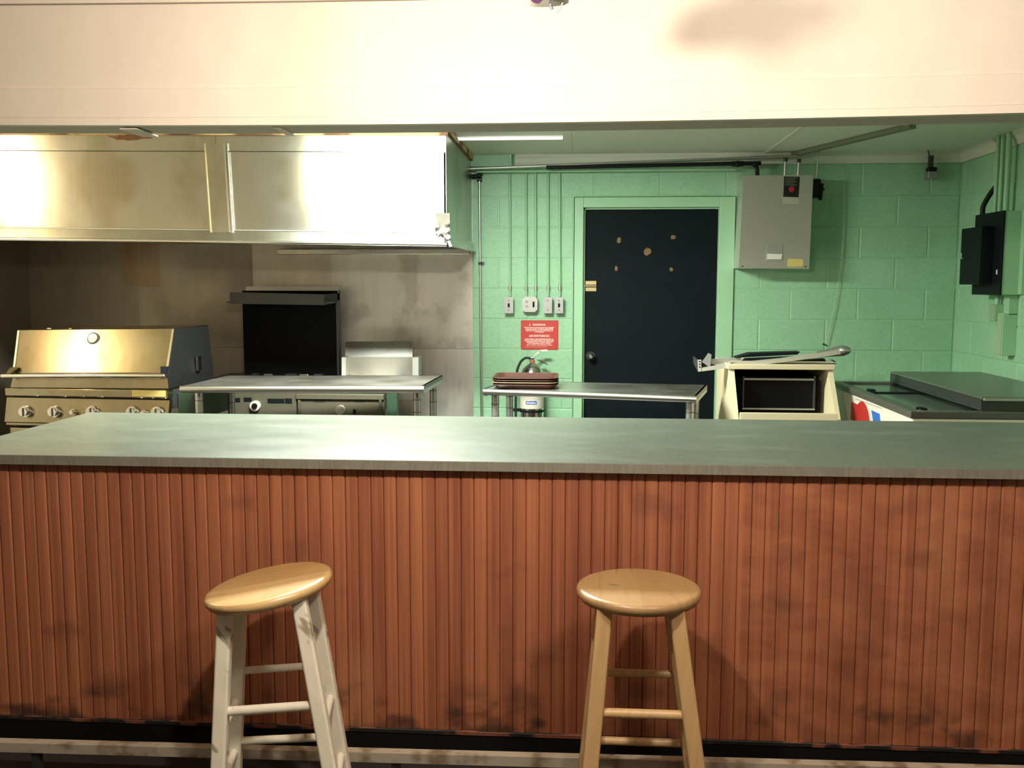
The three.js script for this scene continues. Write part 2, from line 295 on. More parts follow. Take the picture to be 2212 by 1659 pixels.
// crown mouldings
function crownProfile(len) { const s = new THREE.Shape(); s.moveTo(0, 0); s.lineTo(0.008, 0); s.lineTo(0.012, 0.012); s.quadraticCurveTo(0.018, 0.04, 0.04, 0.052); s.lineTo(0.045, 0.068); s.lineTo(0, 0.068); s.closePath(); return new THREE.ExtrudeGeometry(s, { depth: len, bevelEnabled: false, curveSegments: 6 }); }
{
  const x0 = atZ(1113, 355, ZW).x;
  const t = struct('trim_1', V(x0, CEIL, ZW)); let g = crownProfile(XR - x0); g.rotateY(-Math.PI / 2); g.scale(-1, 1, 1); g.rotateY(0); 
  // profile x -> room z, extrusion -> room x
  g = crownProfile(XR - x0); const p = g.attributes.position; for (let i = 0; i < p.count; i++) p.setXYZ(i, x0 + p.getZ(i), CEIL - 0.068 + p.getY(i), ZW + p.getX(i)); g.index || 0; flip(g); g.computeVertexNormals(); part('moulding', uvm(g), M.crown, t);
  const zA = atX(2160, 330, XR).z, zB = atX(2186, 320, XR).z;
  for (const [za, zb, n] of [[ZW, zA, 2], [zB, -4.2, 3]]) { const u = struct('trim_' + n, V(XR, CEIL, za)); const h = crownProfile(Math.abs(zb - za)), q = h.attributes.position; for (let i = 0; i < q.count; i++) q.setXYZ(i, XR - q.getX(i), CEIL - 0.068 + q.getY(i), za + q.getZ(i)); flip(h); h.computeVertexNormals(); part('moulding', uvm(h), M.crown, u); }
}
function flip(g) { if (g.index) return; const a = g.attributes.position, b = a.array; for (let i = 0; i < a.count; i += 3) for (let k = 0; k < 3; k++) { const t = b[(i + 1) * 3 + k]; b[(i + 1) * 3 + k] = b[(i + 2) * 3 + k]; b[(i + 2) * 3 + k] = t; } }
// green box-out in the corner by the hood, where the moulding stops
{
  const t = struct('trim_4', V(0, CEIL, ZW)); const a = atZ(1000, 350, ZW + 0.05), b = atZ(1104, 350, ZW + 0.05);
  part('corner_board', box(a.x, b.x, CEIL - 0.075, CEIL, ZW, ZW + 0.05, 0.003), M.greenSmooth, t);
  part('corner_lip', box(b.x - 0.012, b.x + 0.004, CEIL - 0.078, CEIL, ZW, ZW + 0.062, 0.002), M.greenSmooth, t);
}

// ---- door
{
  const hx0 = doorHole.x0, hx1 = doorHole.x1, L = atZ(1259, 650, ZW).x, Rr = atZ(1549, 650, ZW).x, T = atZ(1400, 448, ZW).y;
  const fr = struct('trim_5', V(L, 0, ZW)), zf = ZW + 0.012, zb = ZW - 0.12;
  part('jamb', box(hx0 + 0.004, L, 0, doorHole.top - 0.004, zb, zf, 0.004), M.greenDoorFrame, fr);
  part('jamb', box(Rr, hx1 - 0.004, 0, doorHole.top - 0.004, zb, zf, 0.004), M.greenDoorFrame, fr);
  part('head', box(L, Rr, T, doorHole.top - 0.004, zb, zf, 0.004), M.greenDoorFrame, fr);
  part('stop', [box(L, L + 0.012, 0, T, ZW - 0.1, ZW - 0.02), box(L, Rr, T - 0.01, T, ZW - 0.1, ZW - 0.02)], M.greenDoorFrame, fr);
  const d = struct('door_1', V(L, 0, ZW), 'dark blue green door with brass hasp and worn patches', 'door');
  const zd = ZW - 0.035, map = tex(256, 512, (u, v) => mul([0.0045, 0.0085, 0.0105], 0.8 + 0.4 * fbm(u * 9, v * 14, 4)));
  part('leaf', box(L + 0.014, Rr - 0.004, 0.01, T - 0.013, zd - 0.045, zd, 0.003), new THREE.MeshPhysicalMaterial({ map, roughness: 0.6, specularIntensity: 0.22 }), d);
  for (const [px, py, r, sx, sy] of [[1337, 519, 0.014, 0.9, 1.35], [1454, 512, 0.014, 1.2, 0.9], [1398, 544, 0.022, 1, 1.1], [1331, 580, 0.012, 0.8, 1.3], [1450, 582, 0.012, 1, 1]]) { const c = atZ(px, py, zd); const g = new THREE.CylinderGeometry(r, r, 0.002, 14); g.rotateX(Math.PI / 2); const q = g.attributes.position; for (let i = 0; i < q.count; i++) { const n = 0.8 + 0.4 * hash(i % 14 * 5 + px, py); q.setXY(i, q.getX(i) * sx * n, q.getY(i) * sy * n); } g.computeVertexNormals(); g.translate(c.x, c.y, zd + 0.001); part('filled_hole', g, M.patch, d, 'brown filler patch'); }
  const hp = part('hasp_plate', [rectZ(1265, 607, 1288, 615, zd + 0.006, 0.005), rectZ(1265, 621, 1288, 629, zd + 0.006, 0.005)], M.brass, d, 'brass hasp plate');
  const a = atZ(1260, 618, zd + 0.01), b = atZ(1288, 618, zd + 0.01); part('hasp_bolt', cyl(a, b, 0.006), M.brass, hp);
  const k = atZ(1276, 769, zd); const kn = part('knob', [discZ(V(k.x, k.y, zd + 0.006), 0.03, 0.012), discZ(V(k.x, k.y, zd + 0.025), 0.011, 0.03), ball(V(k.x, k.y, zd + 0.05), 0.024, 1, 1, 0.7)], M.darkSteel, d);
  part('keyhole', discZ(V(k.x, k.y, zd + 0.067), 0.01, 0.004), M.chrome, kn, 'bright lock face');
}

// ================================================================ SERVING COUNTER
{
  const top = 0.937, th = 0.029, x0 = -1.955, x1 = 1.9, zf = -2.70, zb = -3.635;
  const c = thing('serving_counter', 'long serving counter with grey laminate top and red-brown bead board front', 'counter', V(0, 0, -3.2));
  const tp = part('countertop', box(x0, x1, top - th, top, zb, zf - 0.0015, 0.0015), M.laminate, c, 'grey green speckled laminate top');
  part('edge_band', box(x0, x1, top - th, top - 0.001, zf - 0.0015, zf, 0.0006), M.laminateEdge, tp, 'grey speckled edge strip');
  part('edge_band', box(x0 - 0.0015, x0, top - th, top - 0.001, zb, zf, 0.0006), M.laminateEdge, tp, 'grey speckled edge strip');
  part('body', [box(x0 + 0.03, x1, 0.09, top - th - 0.002, PAN.z - 0.028, PAN.z - 0.007), box(x0 + 0.03, x0 + 0.05, 0.09, top - th - 0.002, zb + 0.25, PAN.z - 0.028), box(x0 + 0.05, x1, 0.12, 0.14, zb + 0.25, PAN.z - 0.028)], std([0.09, 0.03, 0.015], 0.7), c);
  const n = Math.floor((PAN.x1 - x0 - 0.03) / PAN.bead);
  for (let i = 0; i < n; i++) { // bead board: each strip rounded into the groove beside it
    const xa = x0 + 0.03 + i * PAN.bead, w = PAN.bead - 0.0008, e = 0.0075, prof = [[0, -0.0042], [0.001, -0.0024], [0.003, -0.0009], [e, 0], [w * 0.5, 0.0002], [w - e, 0], [w - 0.003, -0.0009], [w - 0.001, -0.0024], [w, -0.0042]], pos = [], uv = [], idx = [], dz = (hash(i, 5) - 0.5) * 0.0012;
    for (const y of [PAN.y0, PAN.y1 - 0.008]) for (const [x, z] of prof) { pos.push(xa + x, y, PAN.z + z + dz); uv.push((xa + x - PAN.x0) / (PAN.x1 - PAN.x0), (y - PAN.y0) / (PAN.y1 - PAN.y0)); }
    const m = prof.length; for (let k = 0; k < m - 1; k++) idx.push(k, k + 1, m + k + 1, k, m + k + 1, m + k);
    const g = new THREE.BufferGeometry(); g.setAttribute('position', new THREE.Float32BufferAttribute(pos, 3)); g.setAttribute('uv', new THREE.Float32BufferAttribute(uv, 2)); g.setIndex(idx); g.computeVertexNormals();
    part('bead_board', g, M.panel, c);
  }
  part('bottom_trim', box(x0 + 0.03, x1, 0.092, 0.106, PAN.z - 0.006, PAN.z + 0.006, 0.003), M.raggedTrim, c, 'chipped red-brown strip along the black base').geometry.attributes.uv.array.forEach((v, i, a) => { a[i] = i % 2 ? v * 8 : v * 0.27; });
  part('kick_base', box(x0 + 0.03, x1, 0, 0.094, PAN.z - 0.03, PAN.z + 0.003, 0.002), M.black, c, 'black rubber base');
  // foot rail
  const a = atZ(0, 1590, -2.59), b = atZ(1200, 1622, -2.59), k = (b.y - a.y) / (b.x - a.x), X0 = -1.9, X1 = 1.85, ya = a.y + (X0 - a.x) * k, yb = a.y + (X1 - a.x) * k;
  const fr = thing('foot_rail', 'worn metal foot rail along the black counter base', 'foot rail', V(0, 0, -2.6));
  const rl = part('rail', slab([V(X0, ya - 0.037, -2.565), V(X1, yb - 0.037, -2.565), V(X1, yb - 0.008, -2.565), V(X0, ya - 0.008, -2.565)], V(0, 0, -0.03)), M.rail, fr);
  { const uv = rl.geometry.attributes.uv; for (let i = 0; i < uv.count; i++) uv.setXY(i, uv.getX(i) * 0.3, uv.getY(i) * 6); }
  for (let i = 0; i < 4; i++) { const x = -1.6 + i * 1.08, y = ya + (x - X0) * k; part('post', box(x - 0.012, x + 0.012, 0, y - 0.036, -2.592, -2.572), M.darkSteel, fr); }
}

// ================================================================ BAR STOOLS
// legs and rungs are set between joints; the white one leans, its seat tipped
function orient(a, b, w, d, roll = 0) { // square leg with softened corners between two points
  const L = a.distanceTo(b), g = new RoundedBoxGeometry(w, L, d, 3, 0.007); const q = new THREE.Quaternion().setFromUnitVectors(V(0, 1, 0), b.clone().sub(a).normalize()); g.rotateY(roll); g.applyQuaternion(q); const m = a.clone().add(b).multiplyScalar(0.5); g.translate(m.x, m.y, m.z);
  return g;
}
function legUV(g) { const p = g.attributes.position, uv = g.attributes.uv; for (let i = 0; i < p.count; i++) uv.setXY(i, (p.getX(i) + p.getZ(i)) * 4, p.getY(i) * 1.1 + p.getX(i)); return g; }
function stool(o) {
  const s = thing('bar_stool', o.label, 'bar stool', V(o.c.x, 0, o.c.z), 'wooden bar stools');
  const q = new THREE.Quaternion().setFromEuler(new THREE.Euler(o.tilt[0], o.spin, o.tilt[1], 'ZXY'));
  const r = o.r, prof = [[0, -0.033], [r * 0.86, -0.033], [r * 0.95, -0.029], [r * 0.99, -0.02], [r, -0.012], [r * 0.985, -0.0045], [r * 0.95, -0.0008], [r * 0.9, 0], [0, 0]];
  const g = new THREE.LatheGeometry(prof.map(a => new THREE.Vector2(...a)), 64); { const p = g.attributes.position, uv = g.attributes.uv; for (let i = 0; i < p.count; i++) uv.setXY(i, 0.5 + p.getX(i) / (2.05 * r) + p.getY(i) * 0.8, 0.5 + p.getZ(i) / (2.05 * r) + p.getY(i) * 0.8); }
  g.applyQuaternion(q); g.translate(o.c.x, o.c.y, o.c.z); part('seat', g, o.seatMat, s, 'round varnished wooden seat');
  const n = V(0, 1, 0).applyQuaternion(q), legs = [];
  o.legs.forEach(([top, foot]) => { const b = foot.clone(), dir = top.clone().sub(foot).normalize(), a = b.clone().addScaledVector(dir, (n.dot(o.c) - 0.026 - n.dot(b)) / n.dot(dir)); // up to the underside of the seat
 legs.push([a, b]); part('leg', legUV(orient(b, a, o.lw, o.lw, o.roll)), o.legMat, s, o.legLabel); });
  const on = (k, y) => { const [a, b] = legs[k]; return b.clone().lerp(a, (y - b.y) / (a.y - b.y)); };
  for (const [i, j, yi, yj, rr] of o.rungs) part('rung', legUV(cyl(on(i, yi), on(j, yj), rr, rr, 14)), o.legMat, s, o.legLabel);
  return s;
}
{ // bare pine stool, square to the counter
  const c = V(0.157, 0.668, -2.42), zf = -2.325, zb = -2.495;
  const T = (px, py, z) => atZ(px, py, z), foot = (p, q, z) => { const a = atZ(p[0], p[1], z), b = atZ(q[0], q[1], z); const t = a.y / (a.y - b.y); return [a, a.clone().lerp(b, t)]; };
  const fl = foot([1307, 1306], [1273, 1659], zf), frr = foot([1459, 1303], [1503, 1659], zf);
  const fz = 0.07; fl[1].z += fz; frr[1].z += fz;
  const bl = [V(fl[0].x + 0.004, fl[0].y, zb), V(fl[1].x + 0.0, 0, zb - 0.03)], br = [V(frr[0].x - 0.004, frr[0].y, zb), V(frr[1].x, 0, zb - 0.03)];
  stool({ label: 'bare pine bar stool with level round seat and natural wood legs', c, r: 0.162, tilt: [0, 0], spin: 0, seatMat: M.seatZ, legMat: M.legPine, legs: [fl, frr, bl, br], lw: 0.040, roll: 0, rungs: [[0, 1, 0.378, 0.378, 0.0125], [2, 3, 0.395, 0.395, 0.0105], [2, 3, 0.195, 0.195, 0.0115], [0, 1, 0.165, 0.165, 0.012], [0, 2, 0.3, 0.3, 0.011], [1, 3, 0.3, 0.3, 0.011], [0, 2, 0.17, 0.17, 0.011], [1, 3, 0.17, 0.17, 0.011]] });
}
{ // white-legged stool, turned a little and leaning
  const c = V(-0.828, 0.655, -2.42);
  const leg = (p, q, z, z2) => { const a = atZ(p[0], p[1], z), b = atZ(q[0], q[1], z2); return [a, a.clone().lerp(b, a.y / (a.y - b.y))]; };
  const legs = [leg([487, 1312], [473, 1659], -2.335, -2.285), leg([647, 1308], [712, 1659], -2.335, -2.285), leg([517, 1306], [507, 1659], -2.48, -2.50), leg([680, 1308], [742, 1659], -2.48, -2.50)];
  legs[1][0].z = -2.34; 
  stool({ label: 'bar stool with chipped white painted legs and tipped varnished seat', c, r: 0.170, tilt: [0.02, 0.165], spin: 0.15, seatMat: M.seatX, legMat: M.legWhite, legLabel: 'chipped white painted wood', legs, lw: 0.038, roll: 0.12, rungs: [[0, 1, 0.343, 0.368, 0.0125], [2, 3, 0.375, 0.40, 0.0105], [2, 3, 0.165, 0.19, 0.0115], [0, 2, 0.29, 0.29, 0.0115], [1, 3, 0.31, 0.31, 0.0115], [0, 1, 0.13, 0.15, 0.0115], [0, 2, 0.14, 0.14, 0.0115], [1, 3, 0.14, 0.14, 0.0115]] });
}

// ================================================================ EXHAUST HOOD AND STEEL WALL
const HF = -5.0;
{
  const h = thing('exhaust_hood', 'wide stainless steel exhaust hood above the cooking line', 'exhaust hood', V(-2.2, 1.64, -5.6));
  const yt = x => 2.231 + (-0.711 - x) * 0.0115, yb = x => 1.642 + (-0.711 - x) * 0.015;   // hood hangs a little out of level
  const xl = XL + 0.005, xr = -0.704, P = (x, f, z) => V(x, f, z);
  const sheet = (xa, xb, fa, fb, z, d) => slab([P(xa, fa(xa), z), P(xb, fa(xb), z), P(xb, fb(xb), z), P(xa, fb(xa), z)], V(0, 0, -d));
  const seam = x => yt(x) - 0.098, gut = x => yb(x) + 0.073, xd0 = atZ(448, 400, HF).x, xd1 = atZ(492, 400, HF).x, xm = atZ(668, 330, HF).x;
  part('upper_band', sheet(xl, (xd0 + xd1) / 2 - 0.001, seam, yt, HF + 0.0045, 0.012), M.hood, h);
  part('upper_band', sheet((xd0 + xd1) / 2 + 0.001, xr - 0.002, seam, yt, HF + 0.0045, 0.012), M.hood, h);
  part('front_sheet', sheet(xl, (xd0 + xd1) / 2 - 0.001, gut, x => seam(x) - 0.003, HF, 0.012), M.hood, h);
  part('front_sheet', sheet((xd0 + xd1) / 2 + 0.001, xr - 0.002, gut, x => seam(x) - 0.003, HF, 0.012), M.hood, h);
  { const t0 = atZ(442, 310, HF + 0.012), t1 = atZ(486, 310, HF + 0.012), b1 = atZ(498, 502, HF + 0.012), b0 = atZ(456, 502, HF + 0.012); const cv = part('joint_cover', slab([b0, b1, t1, t0], V(0, 0, -0.02)), M.hood, h); const d = V(0.005, 0, 0); part('fold', slab([b0.clone().add(V(-0.003, 0, 0.004)), b0.clone().add(V(0.003, 0, 0.004)), t0.clone().add(V(0.003, 0, 0.004)), t0.clone().add(V(-0.003, 0, 0.004))], V(0, 0, -0.02)), M.brass, cv, 'thin yellowish edge'); part('fold', slab([b1.clone().add(V(-0.006, 0, 0.008)), b1.clone().add(d).add(V(0, 0, 0.008)), t1.clone().add(d).add(V(0, 0, 0.008)), t1.clone().add(V(-0.006, 0, 0.008))], V(0, 0, -0.012)), M.chrome, cv, 'bright folded edge'); part('fold', slab([b1.clone().add(V(0.008, 0, 0.004)), b1.clone().add(V(0.014, 0, 0.004)), t1.clone().add(V(0.014, 0, 0.004)), t1.clone().add(V(0.008, 0, 0.004))], V(0, 0, -0.012)), M.chrome, cv, 'bright folded edge'); }
  // gutter along the bottom: flange, slanting apron, rolled lip
  const ap = (xa, xb) => slab([V(xa, yb(xa) + 0.02, HF + 0.03), V(xb, yb(xb) + 0.02, HF + 0.03), V(xb, gut(xb), HF + 0.004), V(xa, gut(xa), HF + 0.004)], V(0, -0.001, -0.012));
  part('gutter_apron', ap(xl, xr - 0.01), M.hood, h);
  part('gutter_lip', [cyl(V(xl, yb(xl) + 0.01, HF + 0.03), V(xr + 0.005, yb(xr) + 0.01, HF + 0.03), 0.0105, 0.0105, 12)], M.chrome, h);
  part('gutter_flange', cyl(V(xl, gut(xl), HF + 0.004), V(xr, gut(xr), HF + 0.004), 0.005, 0.005, 8), M.steel, h);
  // ends, back, top
  const end = (x, t) => slab([V(x, yb(x) + 0.03, HF), V(x, yb(x) + 0.05, ZW + 0.012), V(x, yt(x), ZW + 0.012), V(x, yt(x), HF)], V(-t, 0, 0));
  part('end_panel', end(xr, 0.012), M.hood, h);
  part('end_panel', end(xl + 0.012, 0.012), M.hood, h);
  part('end_gutter', slab([V(xr + 0.032, yb(xr) + 0.004, HF + 0.03), V(xr + 0.026, yb(xr) + 0.016, ZW + 0.012), V(xr + 0.004, yb(xr) + 0.075, ZW + 0.012), V(xr + 0.004, yb(xr) + 0.066, HF + 0.0)], V(-0.012, -0.004, 0)), M.steel, h);
  part('top_panel', box(xl, xr - 0.012, 2.21, 2.222, ZW + 0.012, HF - 0.014), M.steelDull, h);
  part('rear_channel', box(atZ(600, 545, ZW + 0.06).x, xr - 0.014, yb(xr) - 0.003, yb(xr) + 0.03, ZW + 0.012, ZW + 0.08, 0.003), M.steel, h);
  for (let i = 0; i < 5; i++) { const x = xl + 0.3 + i * 0.55; part('grease_filter', slab([V(x - 0.26, 1.76, HF - 0.16), V(x + 0.26, 1.76, HF - 0.16), V(x + 0.26, 2.15, HF - 0.75), V(x - 0.26, 2.15, HF - 0.75)], V(0, 0.03, 0.02)), M.darkSteel, h); }
  { const S = new THREE.Shape(), c = atZ(282, 297, HF + 0.006); for (let i = 0; i <= 28; i++) { const a = i / 28 * Math.PI * 2, k = 0.75 + 0.5 * hash(i % 28, 61), x = 0.105 * Math.cos(a) * k, y = 0.014 * Math.sin(a) * k; i ? S.lineTo(x, y) : S.moveTo(x, y); } const g = new THREE.ExtrudeGeometry(S, { depth: 0.0006, bevelEnabled: false }); g.translate(c.x, c.y, HF + 0.0047); part('rust_stain', uvm(g), std([0.17, 0.075, 0.025], 0.8), h, 'brown rust stain'); }
  // crumpled corner of the sheet at the low right end
  { const g = new THREE.PlaneGeometry(0.075, 0.15, 9, 16), p = g.attributes.position; for (let i = 0; i < p.count; i++) { const x = p.getX(i), y = p.getY(i), w = sst(0.06, -0.06, y); p.setZ(i, 0.012 + 0.022 * w * (fbm(x * 60 + 9, y * 50, 3) - 0.35)); p.setX(i, x + 0.012 * w * (vn(y * 70, x * 40) - 0.5)); } g.translate(xr - 0.018, yb(xr) + 0.10, HF); g.computeVertexNormals(); const back = g.clone(); back.translate(0, 0, -0.002); flipIndexed(back); part('crumpled_corner', [g, back], M.chrome, h, 'crumpled sheet metal corner'); }
  // yellowed wooden strip between hood and ceiling
  const ws = part('wood_strip', [sheet(xl, xr + 0.012, x => yt(x) - 0.015 - 0.003 * fbm(x * 3, 2, 3), x => yt(x) + 0.006, HF + 0.016, 0.01), sheet(xl, xr, x => yt(x) + 0.001, x => CEIL - 0.002, HF, 0.03), slab([V(xr + 0.014, yt(xr) + 0.001, HF + 0.01), V(xr + 0.014, yt(xr) + 0.001, ZW + 0.012), V(xr + 0.014, CEIL - 0.001, ZW + 0.012), V(xr + 0.014, yt(xr) + 0.022, HF + 0.01)], V(-0.014, 0, 0))], M.rust, h, 'yellowed wood strip with rust stain');
  { const uv = ws.geometry.attributes.uv; for (let i = 0; i < uv.count; i++) uv.setXY(i, uv.getX(i) * 0.28, uv.getY(i) * 3); }
}
function flipIndexed(g) { const ix = g.index.array; for (let i = 0; i < ix.length; i += 3) { const t = ix[i]; ix[i] = ix[i + 1]; ix[i + 1] = t; } g.computeVertexNormals(); }
{
  const b = thing('steel_backsplash', 'heat-stained stainless steel sheets lining the wall under the hood', 'backsplash', V(-2.2, 0, ZW + 0.005));
  const xr = -0.702, xs = -1.7, ys = atZ(960, 753, ZW + 0.006).y;
  const fix = (m, x0, x1, y0, y1) => { const p = m.geometry.attributes.position, uv = m.geometry.attributes.uv, bb = BASE.get(m); for (let i = 0; i < p.count; i++) uv.setXY(i, (p.getX(i) + bb.x - x0) / (x1 - x0), (p.getY(i) + bb.y - y0) / (y1 - y0)); return m; };
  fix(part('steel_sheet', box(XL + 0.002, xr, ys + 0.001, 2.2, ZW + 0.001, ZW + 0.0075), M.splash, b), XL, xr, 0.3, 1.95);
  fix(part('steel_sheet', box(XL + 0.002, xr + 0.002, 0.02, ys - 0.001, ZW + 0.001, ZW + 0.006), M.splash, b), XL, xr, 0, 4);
  const sd = thing('side_splash_panel', 'dark steel sheet on the end wall beside the grill', 'wall panel', V(XL, 0, -5.5));
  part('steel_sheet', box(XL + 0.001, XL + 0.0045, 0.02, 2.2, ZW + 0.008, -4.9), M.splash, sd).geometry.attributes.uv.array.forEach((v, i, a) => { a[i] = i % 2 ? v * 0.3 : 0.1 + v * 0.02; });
}

// ================================================================ GRILL
{
  const bx = -2.62, bz = -5.05, g = thing('gas_grill', 'stainless steel gas grill with closed lid and thermometer dial', 'grill', V(bx, 0, bz));
  const z0 = -4.86;                                    // front of the lid foot
  const A = (px, py, z) => atZ(px, py, z);
  const lb = [A(20, 838, z0), A(374, 838, z0)], lm = [A(28, 806, z0 - 0.01), A(370, 803, z0 - 0.01)], lt = [A(36, 714, z0 - 0.13), A(381, 710, z0 - 0.13)];
  const zB = -5.40, bk = (p, z = zB) => V(p.x, p.y, z);
  const lid = part('lid', [slab([lm[0], lm[1], lt[1], lt[0]], V(0, -0.004, -0.012)), slab([lb[0], lb[1], lm[1], lm[0]], V(0, 0, -0.012))], M.grill, g, 'brushed stainless steel lid front');
  part('lid_top', slab([lt[0], lt[1], V(lt[1].x, lt[1].y + 0.004, zB), V(lt[0].x, lt[0].y + 0.004, zB)], V(0, -0.012, 0)), M.grill, lid);
  for (const k of [0, 1]) { const s = k ? 1 : -1, p = [lb[k], lm[k], lt[k], V(lt[k].x, lt[k].y, zB), V(lb[k].x, lb[k].y, zB)].map(q => q.clone().add(V(s * 0.001, 0, -0.003))); const pos = []; for (let i = 1; i < 4; i++) { const t = k ? [p[0], p[i + 1], p[i]] : [p[0], p[i], p[i + 1]]; for (const q of t) pos.push(q.x, q.y, q.z); for (const q of t.slice().reverse()) pos.push(q.x - s * 0.012, q.y, q.z); } const ge = new THREE.BufferGeometry(); ge.setAttribute('position', new THREE.Float32BufferAttribute(pos, 3)); ge.computeVertexNormals(); part('lid_side', uvm(ge), matt([0.010, 0.010, 0.0105], 0.5, 0.35), lid, 'dark lid end'); part('corner_trim', slab([lm[k].clone().add(V(-0.007, 0, 0.004)), lm[k].clone().add(V(0.005, 0, 0.004)), lt[k].clone().add(V(0.005, 0, 0.004)), lt[k].clone().add(V(-0.007, 0, 0.004))], V(0, 0, -0.012)), M.chrome, lid); }
  const slot = V(lb[1].x + 0.012, 1.015, -5.2); part('side_slot', box(slot.x - 0.012, slot.x + 0.002, slot.y - 0.05, slot.y + 0.03, slot.z - 0.02, slot.z + 0.02), M.chrome, lid);
  // thermometer
  const th = A(205, 732, z0 - 0.11), nrm = V(0, 0.12, 0.33).normalize(), c2 = th.clone().addScaledVector(nrm, 0.012);
  const tm = part('thermometer', cyl(th.clone().addScaledVector(nrm, -0.02), c2, 0.034, 0.034, 28), M.darkSteel, g, 'round lid thermometer'); part('dial', cyl(c2, c2.clone().addScaledVector(nrm, 0.004), 0.026, 0.026, 28), M.chrome, tm);
  // handle bar on two brackets
  const zh = z0 + 0.055, h0 = A(4, 813, zh), h1 = A(364, 811, zh); const hb = part('handle', [cyl(h0, h1, 0.0115, 0.0115, 18), ball(h0, 0.0115), ball(h1, 0.0115)], M.chrome, g, 'round steel handle bar');
  for (const [p, k] of [[h0, 0], [h1, 1]]) part('handle_bracket', slab([p.clone().add(V(k ? -0.012 : 0.0, -0.013, 0.004)), p.clone().add(V(k ? 0.0 : 0.012, -0.013, 0.004)), V(lm[k].x + (k ? 0.012 : 0.03), lm[k].y + 0.03, z0), V(lm[k].x + (k ? -0.03 : -0.012), lm[k].y + 0.03, z0)], V(0, 0, -0.02)), k ? M.blackPaint : M.grill, hb);
  // firebox, bezel, control panel, cabinet
  const yL = lb[0].y - 0.004, xa = lb[0].x - 0.02, xb2 = lb[1].x + 0.005;
  part('firebox', box(xa, xb2, yL - 0.10, yL, zB, z0 - 0.03), M.darkSteel, g);
  const y1 = A(200, 841, z0 + 0.02).y, y2 = A(200, 858, z0 + 0.02).y, y3 = A(200, 862, z0 + 0.01).y, y4 = A(200, 915, z0 + 0.035).y;
  const bez = part('bezel', box(xa, xb2, y2, y1, z0 - 0.04, z0 + 0.02, 0.005), M.grill, g); const st0 = A(293, 842, z0 + 0.0215), st1 = A(368, 856, z0 + 0.0215); part('sticker', box(st0.x, st1.x, st1.y, st0.y, z0 + 0.0185, z0 + 0.0215), M.yellowLabel, bez, 'yellow warning sticker');
  part('control_panel', slab([V(xa, y4, z0 + 0.035), V(xb2, y4, z0 + 0.035), V(xb2, y3, z0 + 0.005), V(xa, y3, z0 + 0.005)], V(0, 0, -0.03)), M.grill, g);
  for (const [px, py, r] of [[58, 889, 0.030], [123, 889, 0.030], [166, 889, 0.014], [208, 888, 0.03], [297, 888, 0.03], [324, 889, 0.014], [352, 888, 0.03]]) { const c = A(px, py, z0 + 0.022); const kn = part('burner_knob', [discZ(c.clone().add(V(0, 0, 0.01)), r, 0.02, 28), discZ(c.clone().add(V(0, 0, 0.028)), r * 0.8, 0.02, 24)], M.chrome, g, 'chrome burner knob'); if (r > 0.02) part('grip', box(c.x - 0.006, c.x + 0.006, c.y - r * 0.78, c.y + r * 0.78, c.z + 0.03, c.z + 0.048, 0.003), M.chrome, kn); }
  const yq = A(100, 921, z0 + 0.02).y; part('lower_trim', box(xa, xb2, yq, y4 - 0.004, z0 - 0.05, z0 + 0.024, 0.004), M.grill, g);
  const dm = (xa + xb2) / 2; for (const [p, q] of [[xa + 0.01, dm - 0.002], [dm + 0.002, xb2 - 0.01]]) { const d = part('cabinet_door', box(p, q, 0.09, yq - 0.012, z0 - 0.03, z0 + 0.01, 0.006), M.grill, g); const hx = p < dm - 0.1 ? q - 0.04 : p + 0.04; part('door_handle', cyl(V(hx, 0.35, z0 + 0.03), V(hx, 0.55, z0 + 0.03), 0.008), M.chrome, d); }
  part('cabinet_body', box(xa, xb2, 0.08, yq, zB, z0 - 0.032), M.darkSteel, g);
  for (const x of [xa + 0.06, xb2 - 0.06]) for (const z of [z0 - 0.1, zB + 0.08]) part('caster', [discZ(V(x, 0.04, z), 0.04, 0.03)], M.blackPaint, g);
  part('tray_edge', box(xb2 + 0.002, xb2 + 0.1, 0.72, 0.868, zB + 0.05, z0 - 0.08, 0.004), std([0.05, 0.08, 0.05], 0.5, 0.3), g);
  g.rotation.y = -0.06;
  part('roof_clip', [ball(A(102, 710, z0 - 0.16), 0.008, 1.8, 0.7, 1), ball(A(150, 710, z0 - 0.16), 0.006, 1.5, 0.7, 1)], M.chrome, g);
}

